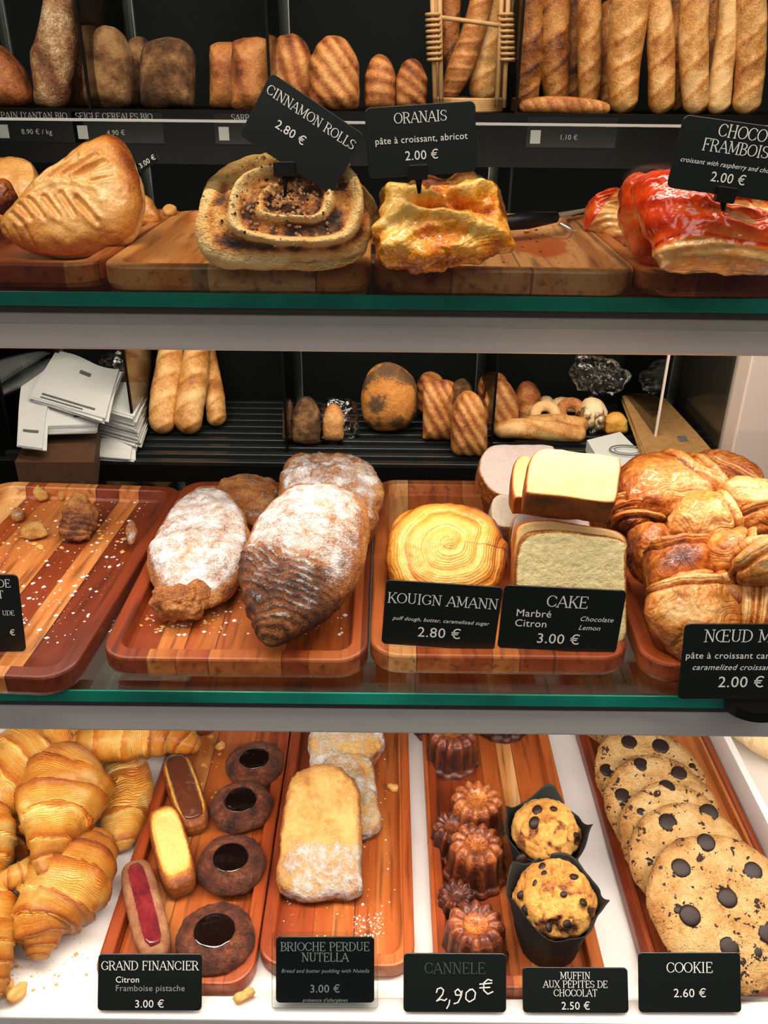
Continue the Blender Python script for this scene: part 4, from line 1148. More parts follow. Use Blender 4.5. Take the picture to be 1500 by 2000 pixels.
def oranais():
    c = P(860, 440, FT + .040); fr = frame(c, 48, 0)
    px = [(984, 450), (975, 405), (945, 372), (900, 362), (850, 368), (800, 370), (755, 392), (738, 430), (736, 480), (760, 515), (820, 523), (890, 524), (950, 508), (978, 480)]
    loc = trace(px, fr)
    folds = []
    for a, b, wd, s in [((760, 400), (840, 430), 14, 1), ((840, 430), (960, 400), 14, 1), ((745, 470), (800, 455), 12, 1), ((800, 455), (900, 465), 10, 1), ((905, 470), (975, 480), 14, 1), ((765, 500), (830, 515), 12, 1), ((830, 410), (900, 440), 8, -1), ((820, 495), (890, 490), 16, -1), ((800, 440), (860, 445), 8, -1), ((890, 440), (950, 445), 7, -1)]:
        l = trace([a, b], fr); folds.append((l[0], l[1], M2(wd, c), s))

    def fn(p, rho, th, up):
        d = .0050 * fbm(p, 34, 12) + .0030 * fbm(p, 80, 13); to = .36 + .42 * fbm(p, 42, 14)
        if up > 0:
            for a, b, wd, s in folds:
                x, t = segd(p.x, p.y, a, b); g = math.exp(-(x / wd) ** 2); d += s * .0055 * g; to += (-.22 if s > 0 else .22) * g
        to += .15 * sstep(.85, 1, rho)
        return d, to, 0, fbm(p, 16, 15) * .07
    o = blob('apricot_pastry', loc, .024, .016, 2.6, 2.1, 'apricot', fn, None, nu=220, nv=120, mtx=fr)
    tag(o, 'lumpy glazed apricot pastry in the middle of the top shelf', 'pastry')
    q = fr.inverted() @ (P(905, 372, FT + .062)); qq = fr.inverted() @ P(855, 500, FT + .018)
    blob('apricot_half', ('e', .013, .008), .006, .006, 2, 2, 'apricotfruit', lambda p, r, t, u: (.001 * fbm(p, 90, 3), .4, 0, 0), o, (q.x, q.y, .010), None, 40, 20)
    blob('apricot_filling', ('e', .013, .006), .004, .004, 2, 2, 'apricotfruit', lambda p, r, t, u: (.001 * fbm(p, 90, 5), .5, 0, 0), o, (qq.x, qq.y, .0205), None, 40, 20)


oranais()

# red glazed croissants
M['redglaze'] = crust('red_glaze', [(0, '#E8B470'), (.18, '#D89448'), (.28, '#EE7020'), (.5, '#E0440C'), (.75, '#AC2204'), (1, '#521004')], 30, .16, 0, 0, 0, .0003, 90, .16, 1.0, .07, hf=.16, sss=.03)


def redroll(px, c, tilt, T, seed, label, cuts, paleline, rz=0, Tb=None, palecut=.02):
    fr = frame(c, tilt, rz); loc = trace(px, fr); Tb = Tb or T * .7
    ct = []
    for a, b, wd in cuts:
        l = trace([a, b], fr); ct.append((l[0], l[1], M2(wd, c)))

    def fn(p, rho, th, up):
        d = .0028 * fbm(p, 22, seed) + .0010 * fbm(p, 110, seed) + .0006 * math.sin(p.y * 420 + p.x * 60 + 2 * fbm(p, 14, seed)); to = .50 + .28 * fbm(p, 26, seed + 2) + .10 * math.sin(p.y * 420 + p.x * 60 + 2 * fbm(p, 14, seed))
        if up > 0:
            for a, b, wd in ct:
                x, t = segd(p.x, p.y, a, b); k = x / wd; e = math.sin(PI * max(.05, min(.95, t))) ** .5
                d -= .0030 * math.exp(-k * k) * e; d += .0022 * math.exp(-((k - 1.7) / .6) ** 2) * e
                if k < .8 * e: to = .08 + .1 * fbm(p, 60, seed)
        pale = paleline(p, rho, th, up)
        to += .35 * math.exp(-((pale - .12) / .16) ** 2) if pale > .002 else 0
        if pale > 0: to = to * (1 - pale) + pale * (.06 + .12 * fbm(p, 60, seed + 5) + .04 * math.sin(p.y * 900 + 9 * p.x * 20 + 3 * fbm(p, 20, 2))); d += pale * .0005 * math.sin(p.y * 1100 + 6 * fbm(p, 16, 2))
        return d, to, 0, rho * .25 + p.z * 2
    o = blob('red_glazed_croissant', loc, T, Tb, 2.7, 2.2, 'redglaze', fn, None, nu=240, nv=130, mtx=fr)
    return tag(o, label, 'pastry', 'red glazed croissants at the right of the top shelf')


redroll([(1560, 440), (1520, 385), (1440, 362), (1350, 350), (1270, 345), (1235, 365), (1240, 415), (1265, 470), (1290, 520), (1400, 530), (1500, 530), (1556, 510)],
        P(1400, 440, FT + .046), 54, .024, 1, 'big shiny red glazed croissant in front with pale layered underside',
        [((1340, 400), (1440, 415), 5), ((1370, 390), (1490, 410), 4), ((1365, 425), (1460, 440), 10), ((1390, 450), (1450, 470), 9), ((1320, 375), (1420, 385), 3), ((1440, 420), (1480, 445), 9)],
        lambda p, rho, th, up: sstep(-.018, -.024, p.y + .003 * math.sin(p.x * 60)) * sstep(-.05, -.042, p.x + .35 * p.y * 0) if up > -.3 else 1.0, rz=0)
redroll([(1275, 420), (1268, 375), (1250, 350), (1228, 352), (1214, 372), (1212, 410), (1222, 450), (1240, 490), (1262, 515), (1285, 520), (1290, 470)],
        P(1250, 430, FT + .040) + Vector((0, .012, 0)), 55, .02, 2, 'left end of a red glazed croissant directly behind the big one', [((1225, 385), (1262, 370), 3)], lambda p, rho, th, up: 0 if up > -.3 else 1.0)
redroll([(1215, 420), (1212, 380), (1195, 372), (1165, 382), (1146, 405), (1146, 432), (1165, 448), (1190, 462), (1225, 470), (1235, 440)],
        P(1190, 420, FT + .030) + Vector((0, .05, 0)), 50, .018, 3, 'small red glazed croissant tip farthest left of the three', [((1160, 400), (1205, 386), 2.5), ((1165, 412), (1210, 396), 2.5)],
        lambda p, rho, th, up: sstep(.005, .010, p.x - p.y * .8) if up > -.3 else 1.0)

# knife and small tool on the tray rims
kn = empty('serving_knife', P(1040, 428, ZT + TR + .004))
a, b, c3 = P(975, 437, ZT + TR + .005) - kn.location, P(1085, 424, ZT + TR + .006) - kn.location, P(1150, 410, ZT + TR + .006) - kn.location
MB().tube([a, a * .5 + b * .5, b], [.006, .0075, .005], 12).build('handle', 'blackgloss', kn, smooth=True)
bl = MB(); dv = (c3 - b).normalized(); n_ = Vector((-dv.y, dv.x, 0)) * .008
bl.add([b - n_, b + n_, c3 + n_ * .3, c3 - n_ * .3, b - n_ + Vector((0, 0, .0015)), b + n_ + Vector((0, 0, .0015)), c3 + n_ * .3 + Vector((0, 0, .0015)), c3 - n_ * .3 + Vector((0, 0, .0015))],
       [(3, 2, 1, 0), (4, 5, 6, 7), (0, 1, 5, 4), (1, 2, 6, 5), (2, 3, 7, 6), (3, 0, 4, 7)]).build('blade', 'steel', kn)
tag(kn, 'black-handled knife lying across the back of the apricot pastry tray', 'knife')
p1, p2 = P(1093, 436, ZT + TR + .003), P(1134, 460, FT + .004)
tag(MB().tube([p1, p2], .0017, 8).build('metal_pick', 'steel', smooth=True), 'thin metal pick leaning on the right rim of the apricot pastry tray', 'pick')
# ---------------------------------------------------------------- breads on the rack
M['baguette'] = crust('baguette_crust', [(0, '#E8C084'), (.3, '#CC924C'), (.6, '#A4642A'), (.85, '#74401A'), (1, '#46220E')], 18, .35, 0, 0, 0, .0015, 90, .5, .1)
M['rustic'] = crust('rustic_crust', [(0, '#E8D4B4'), (.3, '#B08A60'), (.6, '#7E5030'), (1, '#3E2214')], 14, .4, 0, 0, 0, .003, 60, .7, 0)
M['grain'] = crust('seeded_crust', [(0, '#C49A66'), (.4, '#94683E'), (.7, '#664428'), (1, '#3A2416')], 60, .4, 0, 0, 0, .006, 170, .8, 0)
M['rye'] = crust('marbled_rye_crust', [(0, '#D8964A'), (.42, '#C07C34'), (.55, '#6A4A2C'), (1, '#3A2A1C')], 26, .7, 0, 0, 0, .002, 90, .7, 0, hf=.3)
M['loaf'] = crust('loaf_crust', [(0, '#E0AC70'), (.3, '#C48444'), (.6, '#9C5828'), (.85, '#6E3818'), (1, '#3E1C0E')], 22, .25, 0, 0, 0, .0015, 110, .6, .05)


def bread(name, px, Y, T, mat, seed, lab, group, stripes=None, base=.4, cat='bread', p=2.8, q=2.2, amt=1.0, tilt=84, dark=0, zfix=None):
    us = [a for a, b in px]; vs = [b for a, b in px]
    if max(vs) > 770 and cat == 'bread' and name != 'bread_roll' and max(vs) > 838: Y = P((min(us) + max(us)) / 2, max(vs), ZL).y + T * .35
    c = Q((min(us) + max(us)) / 2, (min(vs) + max(vs)) / 2, Y)
    fr = frame(c, tilt); loc = trace(px, fr)

    def fn(pt, rho, th, up):
        d = amt * (.002 * fbm(pt, 14, seed) + .0010 * fbm(pt, 70, seed)); to = base + (.30 * fbm(pt, 16, seed + 2) if mat != 'grain' else .55 * fbm(pt, 34, seed + 2)) + .12 * sstep(.8, 1, rho) + dark
        if stripes and up > -.2:
            f, ang, a2 = stripes; k = (pt.x * math.cos(R(ang)) + pt.y * math.sin(R(ang))) * f * 1.9 + 1.3 * math.sin(pt.x * 40 + pt.y * 20 + seed) + .6 * fbm(pt, 10, seed)
            s = math.sin(k) * sstep(0, .5, up); s = s if s > 0 else s * 1.3; d += a2 * .0012 * s; to += .17 * -s
        return d, to, 0, 0
    o = blob(name, loc, T, T, p, q, mat, fn, None, nu=88, nv=44, mtx=fr)
    return tag(o, lab, cat, group)


def rc(x0, x1, y0, y1, k=.25, top=None):
    """rounded box outline in pixels, ccw seen from the front"""
    k = min(k, .36); t = k; w_, h_ = x1 - x0, y1 - y0
    return [(x1, y0 + h_ * .5), (x1 - w_ * .01, y0 + h_ * t), (x1 - w_ * k * .6, y0 + h_ * t * .25), ((x0 + x1) / 2, y0), (x0 + w_ * k * .6, y0 + h_ * t * .25), (x0 + w_ * .01, y0 + h_ * t), (x0, y0 + h_ * .5),
            (x0 + w_ * .01, y1 - h_ * .12), (x0 + w_ * k * .4, y1 - h_ * .01), ((x0 + x1) / 2, y1), (x1 - w_ * k * .4, y1 - h_ * .01), (x1 - w_ * .01, y1 - h_ * .12)]


UG = 'loaves standing on the upper rack shelf'
bread('rustic_loaf', [(62, 200), (55, 165), (35, 125), (0, 92), (-40, 90), (-70, 130), (-70, 200), (-20, 212), (40, 214)], 1.76, .05, 'loaf', 1, 'dark brown loaf cut by the left frame edge on the upper rack', UG, None, .6)
bread('rustic_loaf', [(152, 100), (150, 40), (158, -30), (130, -60), (100, -30), (88, 40), (72, 90), (64, 130), (70, 185), (76, 214), (128, 216), (140, 170)], 1.74, .035, 'rustic', 2, 'tall flour-dusted rustic loaf with a dark split standing on the upper rack', UG, (40, 12, 1.4), .45)
bread('rustic_loaf', [(212, 60), (210, -30), (170, -40), (158, 40), (140, 120), (135, 210), (180, 214), (200, 160)], 1.86, .03, 'rustic', 3, 'dim floury loaf standing behind the tall rustic one', UG, None, .6)
bread('seeded_loaf', rc(167, 257, 55, 216, .35), 1.74, .045, 'grain', 4, 'tall seed-covered loaf with a small dark hole on the upper rack', UG, None, .3)
bread('seeded_loaf', rc(245, 300, 76, 214, .3), 1.84, .04, 'grain', 5, 'seed-covered loaf squeezed behind the tall seeded one', UG, None, .45)
bread('seeded_loaf', rc(277, 380, 78, 216, .25), 1.77, .045, 'grain', 6, 'broad dark seeded loaf right of the tall seeded one', UG, None, .55)
bread('sandwich_loaf', rc(410, 478, 82, 212, .15), 1.80, .04, 'loaf', 7, 'flat-topped golden loaf, leftmost of the smooth loaves on the upper rack', UG, None, .42)
bread('sandwich_loaf', rc(454, 532, 84, 224, .15), 1.73, .04, 'loaf', 8, 'flat-topped golden loaf with vertical folds, in front of its smooth neighbour', UG, (60, 2, .8), .38)
bread('ridged_loaf', rc(520, 612, 73, 222, .35), 1.78, .042, 'loaf', 9, 'ridged golden loaf behind the tilted price card', UG, (150, 20, 1), .42)
bread('ridged_loaf', rc(604, 701, 76, 222, .35), 1.73, .045, 'loaf', 10, 'golden loaf with bold diagonal ridges right of the tilted price card', UG, (170, 38, 1.2), .36)
bread('small_loaf', rc(712, 773, 98, 208, .4), 1.76, .03, 'loaf', 11, 'small browned loaf, left of a pair near the wicker basket', UG, (150, 80, .6), .5)
bread('small_loaf', rc(774, 834, 103, 206, .4), 1.76, .03, 'loaf', 12, 'small browned loaf, right of a pair beside the wicker basket', UG, (150, 60, .8), .55)


def baguette(path, Y, label, group, seed, base=.4, mat='baguette', name='baguette', cuts=7, m=36, n=110, endp=.9):
    pp = []
    for pt in path:
        u, v, r = pt[:3]; y = pt[3] if len(pt) > 3 else Y
        q = Q(u, v, y); pp.append((q, M2(r, q)))

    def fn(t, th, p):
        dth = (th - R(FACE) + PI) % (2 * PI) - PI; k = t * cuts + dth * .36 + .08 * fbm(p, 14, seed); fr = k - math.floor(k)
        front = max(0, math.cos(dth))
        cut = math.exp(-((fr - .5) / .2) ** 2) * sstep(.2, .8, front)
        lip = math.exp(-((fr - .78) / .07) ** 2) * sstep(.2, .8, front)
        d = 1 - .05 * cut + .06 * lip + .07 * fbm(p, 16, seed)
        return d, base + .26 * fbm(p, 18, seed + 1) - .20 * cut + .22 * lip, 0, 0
    o = roll(name, pp, mat, fn, None, n, m, 1.0, endp, up=(0, 1, 0))
    return tag(o, label, 'bread', group)


FACE = -90
BGU = 'long baguettes standing on the upper rack shelf'
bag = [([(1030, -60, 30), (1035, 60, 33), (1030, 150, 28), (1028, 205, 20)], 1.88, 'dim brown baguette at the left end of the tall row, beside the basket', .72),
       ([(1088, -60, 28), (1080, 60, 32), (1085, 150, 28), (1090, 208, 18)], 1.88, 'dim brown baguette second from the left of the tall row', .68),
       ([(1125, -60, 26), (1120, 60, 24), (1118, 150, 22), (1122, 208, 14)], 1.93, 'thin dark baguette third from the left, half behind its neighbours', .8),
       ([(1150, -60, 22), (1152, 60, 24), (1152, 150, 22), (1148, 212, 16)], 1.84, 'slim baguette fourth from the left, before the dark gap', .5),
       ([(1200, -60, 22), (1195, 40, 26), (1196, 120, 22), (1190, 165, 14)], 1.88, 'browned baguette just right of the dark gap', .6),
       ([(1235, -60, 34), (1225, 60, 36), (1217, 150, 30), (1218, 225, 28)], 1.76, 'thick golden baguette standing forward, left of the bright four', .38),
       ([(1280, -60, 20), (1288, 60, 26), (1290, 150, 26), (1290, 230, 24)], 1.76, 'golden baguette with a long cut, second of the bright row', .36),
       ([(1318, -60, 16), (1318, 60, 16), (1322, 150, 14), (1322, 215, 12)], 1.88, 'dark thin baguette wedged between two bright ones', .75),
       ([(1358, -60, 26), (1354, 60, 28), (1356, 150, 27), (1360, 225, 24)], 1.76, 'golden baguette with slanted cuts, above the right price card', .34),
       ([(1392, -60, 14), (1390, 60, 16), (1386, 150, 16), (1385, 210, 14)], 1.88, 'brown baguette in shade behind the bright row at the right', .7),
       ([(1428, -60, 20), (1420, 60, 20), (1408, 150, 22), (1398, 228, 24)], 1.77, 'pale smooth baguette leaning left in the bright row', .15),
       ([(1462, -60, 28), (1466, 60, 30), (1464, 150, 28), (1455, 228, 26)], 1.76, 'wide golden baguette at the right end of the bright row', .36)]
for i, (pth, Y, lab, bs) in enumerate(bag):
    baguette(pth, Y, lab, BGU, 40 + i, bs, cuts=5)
baguette([(1012, 226, 9), (1050, 221, 14), (1110, 222, 15), (1160, 225, 13), (1190, 230, 8)], 1.72, 'short ridged bread lying on its side at the front of the upper rack', None, 60, .45, 'loaf', 'lying_bread', cuts=8)
# wicker basket with breads
wb = empty('wicker_basket', Q(918, 232, 1.74)); wo = wb.location.copy()
M['wicker'] = plain('light_wicker', '#C49A66', .6, nz=.25)
mb = MB()
def wp(u, v, y): return Q(u, v, y) - wo
posts = []
for u0, u1 in ((843, 850), (858, 862), (982, 970), (995, 984)):
    MB().tube([wp(u0, -70, 1.68), wp((u0 + u1) / 2, 80, 1.68), wp(u1, 210, 1.69)], .0042, 8).build('basket_post', 'wicker', wb, smooth=True)
for u0, u1 in ((850, 856), (985, 975)):
    MB().tube([wp(u0, -70, 1.86), wp(u1, 212, 1.85)], .004, 8).build('basket_post', 'wicker', wb, smooth=True)
MB().tube([wp(845, 32, 1.68), wp(995, 52, 1.68)], .0038, 8).build('basket_band', 'wicker', wb, smooth=True)
tb = MB()
for k in range(7):
    z = 194 + k * 3.3
    pts = []
    for i in range(41):
        a = 2 * PI * i / 40; r = 1 + .02 * math.sin(i * PI + k * PI)
        pts.append(wp(914, z, 1.765) + Vector((.061 * math.cos(a) * r, .061 * math.sin(a) * r, 0)))
    tb.tube(pts, .0042, 6)
tb.build('woven_rim', 'wicker', wb, smooth=True)
for uu in (846, 990):
    kn_ = MB()
    for j in range(9):
        cpt = wp(uu + (.0 if uu < 900 else -2) + j * .4, 30 + j * 11, 1.68); kn_.tube([cpt + Vector((.012 * math.cos(a * PI / 4), .009 * math.sin(a * PI / 4), .002 * a / 8)) for a in range(9)], .0028, 6)
    kn_.build('basket_binding', 'wicker', wb, smooth=True)
tag(wb, 'light wicker bread basket with tall posts on the upper rack shelf', 'basket')
WG = 'baguettes standing in the wicker basket'
baguette([(955, -60, 20), (925, 60, 24), (895, 140, 24), (872, 200, 14)], 1.76, 'rough seeded baguette leaning left inside the wicker basket', WG, 61, .45, 'loaf', cuts=9)
baguette([(965, -60, 24), (955, 60, 26), (945, 140, 27), (938, 200, 24)], 1.79, 'golden baguette standing at the right inside the wicker basket', WG, 62, .25, cuts=4)
baguette([(885, -60, 16), (880, 60, 18), (885, 140, 14), (888, 190, 12)], 1.82, 'dark baguette at the back left inside the wicker basket', WG, 63, .75, cuts=6)

# lower rack
LG = 'loaves on the lower rack shelf'
BL = 'three baguettes leaning in the lower rack'
baguette([(338, 640, 20, 1.93), (334, 720, 25, 1.85), (322, 790, 27, 1.78), (318, 862, 24, 1.73)], 1.75, 'golden baguette, left of the three in the lower rack', BL, 71, .28, cuts=5)
baguette([(392, 640, 22, 1.93), (384, 720, 26, 1.85), (375, 790, 28, 1.78), (368, 862, 25, 1.73)], 1.75, 'golden baguette, middle of the three in the lower rack', BL, 72, .30, cuts=5)
baguette([(400, 660, 14, 1.96), (410, 730, 18, 1.88), (420, 790, 20, 1.82), (424, 842, 18, 1.78)], 1.8, 'shorter baguette leaning right, right of the three in the lower rack', BL, 73, .36, cuts=5)
bread('small_loaf', rc(571, 626, 779, 869, .5), 1.72, .032, 'grain', 13, 'small dark rounded loaf beside the bagged bread in the lower rack', LG, None, .45)
bread('small_loaf', rc(552, 574, 782, 862, .5), 1.76, .03, 'grain', 14, 'small loaf half hidden behind the glass divider in the lower rack', LG, None, .5)
bread('round_loaf', [(816, 785), (808, 745), (780, 720), (750, 714), (722, 730), (706, 770), (708, 815), (725, 840), (760, 846), (795, 838), (812, 815)], 1.76, .055, 'rye', 15, 'big round marbled rye loaf in the middle of the lower rack', LG, None, .45, p=2.2, q=2)
bread('ridged_loaf', rc(814, 870, 716, 800, .3), 1.88, .035, 'loaf', 16, 'ridged loaf at the back, left of the group in the lower rack', LG, (170, 60, 1), .5)
bread('ridged_loaf', rc(825, 887, 745, 861, .12), 1.76, .035, 'loaf', 17, 'square-shouldered ridged loaf right of the round loaf', LG, (170, 30, 1), .4)
bread('small_loaf', rc(880, 926, 729, 800, .4), 1.88, .03, 'grain', 18, 'dark small loaf at the back between the ridged loaves', LG, None, .4)
bread('ridged_loaf', rc(880, 951, 768, 892, .4), 1.71, .038, 'loaf', 19, 'oval ridged golden loaf standing forward in the lower rack', LG, (150, 34, 1.1), .30)
bread('ridged_loaf', rc(934, 995, 718, 805, .3), 1.88, .035, 'loaf', 20, 'tall ridged loaf at the back behind the black divider edge', LG, (170, 50, 1), .45)
bread('ridged_loaf', rc(945, 1012, 745, 852, .35), 1.79, .035, 'loaf', 21, 'ridged golden loaf right of the black divider edge', LG, (170, 32, 1), .32)
bread('round_loaf', rc(1005, 1055, 755, 820, .4), 1.88, .035, 'loaf', 22, 'dark orange loaf at the back behind the small rolls', LG, None, .5)
RG = 'small rolls and rings in the lower rack'
for i, (x0, x1, y0, y1, Y, mt, bs, lab) in enumerate([(1012, 1052, 795, 832, 1.84, 'loaf', .3, 'small golden roll beneath the dark orange loaf'), (1052, 1080, 790, 815, 1.92, 'pale', .4, 'pale roll at the very back of the rolls'),
        (1074, 1124, 788, 818, 1.90, 'pale', .2, 'pale round roll with a crease at the back'), (1180, 1224, 816, 858, 1.77, 'financier', .35, 'square golden bun on the end of the white bag'),
        (1130, 1182, 790, 850, 1.80, 'pale', .15, 'pale dough ball inside a tied clear bag')]):
    bread('bread_roll', rc(x0, x1, y0, y1, .5), Y, .02 if i != 4 else .035, mt, 80 + i, lab, RG, None, bs)


def ring(u, v, rpx, Y, lab, mat, seed):
    c = Q(u, v, Y); Rr = M2(rpx, c); V = []; Ta = []; Fc = []; n, m = 48, 20
    for i in range(n):
        a = 2 * PI * i / n
        for k in range(m):
            b = 2 * PI * k / m; rr = Rr * (.66 + .36 * math.cos(b)); V.append((rr * math.cos(a), rr * math.sin(a), Rr * .36 * math.sin(b) * (1 + .2 * math.sin(a * 2)))); Ta.append(.25 + .25 * math.sin(b) + .1 * fbm(V[-1], 40, seed))
    for i in range(n):
        for k in range(m): Fc.append((i * m + k, ((i + 1) % n) * m + k, ((i + 1) % n) * m + (k + 1) % m, i * m + (k + 1) % m))
    o = mk('ring_roll', V, Fc, mat, None, c, (50, 0, 0), True, {'toast': Ta, 'sugar': [0] * len(V), 's': [0] * len(V)})
    tag(o, lab, 'bread', RG)


ring(1063, 832, 30, 1.80, 'pale ring-shaped roll leaning on the long breads', 'pale', 1)
ring(1112, 834, 30, 1.82, 'golden ring-shaped roll right of the pale ring', 'loaf', 2)
baguette([(962, 872, 14, 1.72), (1010, 868, 20, 1.72), (1070, 872, 20, 1.72), (1140, 880, 15, 1.72)], 1.72, 'long golden bread lying at the front of the lower rack', LG, 90, .25, name='lying_bread', cuts=1)
baguette([(1020, 852, 12, 1.78), (1080, 850, 15, 1.78), (1145, 862, 18, 1.76)], 1.78, 'second long bread lying behind the front one', LG, 91, .3, name='lying_bread', cuts=1)

# paper goods
M['wpaper'] = plain('white_printed_paper', '#D6DADA', .7, nz=.06)
M['kraft'] = plain('brown_kraft_paper', '#B08650', .75, nz=.3)
M['kraftdark'] = plain('dark_brown_box', '#5A3A22', .8, nz=.4)
M['plastic'] = glassy('clear_plastic_film', (.92, .93, .92, 1), 2.2, .12)
M['print'] = plain('grey_print', '#5A605E', .8)


def stack(name, px, ytop, z0_, n, th, mat, lab, cat, group=None, bend=.0, jit=.007, prints=()):
    """a pile of flat sheets: px outline of its top sheet at height z0_+n*th"""
    rnd = random.Random(len(lab)); zt = z0_ + n * th
    pts = [P(u, v, zt) for u, v in px]; c = sum(pts, Vector()) / len(pts)
    V = []; Fc = []; k = len(pts)
    for i in range(n):
        dx, dy = rnd.uniform(-jit, jit), rnd.uniform(-jit, jit)
        for zz in (i * th, (i + .86) * th):
            for p in pts: V.append(Vector((p.x - c.x + dx, p.y - c.y + dy, zz + bend * ((p.x - c.x) * 8) ** 2)))
        b = 2 * k * i; Fc.append(tuple(range(b, b + k))[::-1]); Fc.append(tuple(range(b + k, b + 2 * k)))
        for j in range(k): Fc.append((b + j, b + (j + 1) % k, b + k + (j + 1) % k, b + k + j))
    o = mk(name, V, Fc, mat, None, (c.x, c.y, z0_), None, False)
    for q in prints:
        pp = [P(u, v, zt) for u, v in q]; MB().add([(p.x - c.x, p.y - c.y, n * th + .0012) for p in pp], [tuple(range(len(pp)))]).build('printed_mark', 'print', o)
    return tag(o, lab, cat, group)


PG = 'piles of paper bags in the lower rack'
stack('cardboard_box', [(20, 895), (175, 895), (185, 820), (60, 820)], 0, ZL, 1, .06, 'kraftdark', 'brown box under the white printed bags in the lower rack', 'box')


def sheets(px4, z, n, th, mat, lab, seed, droop=.02, marks=(), curl=.004, fan=.006):
    """a pile of thin bent sheets; px4: far-left, far-right, near-right, near-left pixels at height z"""
    rnd = random.Random(seed); c4 = [P(u, v, z) for u, v in px4]; c = sum(c4, Vector()) / 4; N = 12
    V = []; Fc = []

    def pt(s_, t_, zz, a, dx, dy):
        q = (c4[0] * (1 - s_) + c4[1] * s_) * (1 - t_) + (c4[3] * (1 - s_) + c4[2] * s_) * t_ - c
        q = Vector((q.x * math.cos(a) - q.y * math.sin(a) + dx, q.x * math.sin(a) + q.y * math.cos(a) + dy, 0))
        return Vector((q.x, q.y, zz - droop * max(0, t_ - .55) ** 2 * 4 + curl * math.sin(s_ * 5 + seed) * (1 - t_)))
    for i in range(n):
        a, dx, dy = rnd.uniform(-fan, fan) * 8, rnd.uniform(-fan, fan), rnd.uniform(-fan, fan)
        if i == n - 1: a = dx = dy = 0
        zz = (i - n + 1) * th
        for off in (0, th * .7):
            b = len(V)
            for j in range(N + 1):
                for k in range(N + 1): V.append(pt(k / N, j / N, zz - off, a, dx, dy))
            for j in range(N):
                for k in range(N):
                    q = b + j * (N + 1) + k; f = (q, q + N + 1, q + N + 2, q + 1); Fc.append(f if off == 0 else f[::-1])
        b0 = b - (N + 1) ** 2; rim = [k for k in range(N + 1)] + [(j + 1) * (N + 1) + N for j in range(N)] + [N * (N + 1) + k for k in range(N - 1, -1, -1)] + [j * (N + 1) for j in range(N - 1, 0, -1)]
        for q in range(len(rim)):
            r1, r2 = rim[q], rim[(q + 1) % len(rim)]; Fc.append((b0 + r1, b0 + r2, b + r2, b + r1))
    o = mk('paper_bag_pile', V, Fc, mat, None, c, None, False)
    for (s0, s1, t0, t1) in marks:
        W = [pt(s0 + (s1 - s0) * k / 4, t, .0009, 0, 0, 0) for t in (t0, t1) for k in range(5)]
        MB().add(W, [(k, k + 5, k + 6, k + 1) for k in range(4)]).build('printed_mark', 'print', o)
    return tag(o, lab, 'paper bags', PG)


sheets([(118, 690), (232, 720), (205, 812), (60, 770)], ZL + .120, 6, .0022, 'wpaper', 'white printed paper bags turned askew on top of the left heap', 1, .006, [(.12, .85, .90, .93), (.12, .7, .96, .98), (.45, .62, .25, .33)], .006)
sheets([(48, 705), (115, 700), (78, 852), (30, 846)], ZL + .105, 3, .0022, 'wpaper', 'white paper bag sheets hanging down at the far left of the heap', 2, .030, [(.2, .8, .88, .90)], .004, .003)
sheets([(95, 760), (205, 760), (186, 822), (76, 826)], ZL + .098, 9, .0022, 'wpaper', 'white paper bags with small grey print at the front of the left heap', 3, .008, [(.45, .56, .55, .62), (.62, .86, .58, .63), (.58, .80, .80, .85)], .003, .003)
sheets([(196, 745), (292, 748), (262, 812), (188, 792)], ZL + .085, 26, .0030, 'wpaper', 'squared pile of pale paper bags right of the white heap', 4, .002, (), .001, .004)
sheets([(186, 842), (262, 850), (254, 892), (182, 886)], ZL + .016, 4, .003, 'wpaper', 'crumpled grey paper below the squared pile', 5, .006, (), .006, .008)
sheets([(1222, 768), (1300, 775), (1398, 885), (1290, 905)], ZL + .030, 8, .0030, 'kraft', 'brown kraft paper bags stacked at the right end of the lower rack', 6, .004, [(.55, .72, .70, .78)], .004, .008)
sheets([(1215, 775), (1262, 772), (1330, 880), (1272, 912)], ZL + .042, 4, .0030, 'kraft', 'narrow brown kraft bags laid on the left of the kraft stack', 7, .004, (), .003, .005)
wbag = stack('flour_bag', [(1190, 920), (1278, 902), (1215, 840), (1150, 856)], 0, ZL, 1, .03, 'wpaper', 'white printed bag lying beside the kraft paper bags', 'bag')
cc = P(1225, 880, ZL + .030)
rg = MB(); rg.tube([cc - wbag.location + Vector((.036 * math.cos(a * PI / 12), .026 * math.sin(a * PI / 12), .001)) for a in range(25)], .0014, 6)
rg.tube([cc - wbag.location + Vector((.026 * math.cos(a * PI / 12), .017 * math.sin(a * PI / 12), .001)) for a in range(25)], .0008, 6)
rg.build('round_emblem', 'print', wbag)


def film(name, px, Y, T, lab, cat, seed, tilt=80):
    us = [a for a, b in px]; vs = [b for a, b in px]
    c = Q(sum(us) / len(us), sum(vs) / len(vs), Y); fr = frame(c, tilt); loc = trace(px, fr)
    o = blob(name, loc, T, T, 2.4, 2, 'plastic', lambda p, r, t, u: (.012 * fbm(p, 26, seed) + .005 * fbm(p, 80, seed), 0, 0, 0), None, nu=70, nv=36, mtx=fr)
    return tag(o, lab, cat)


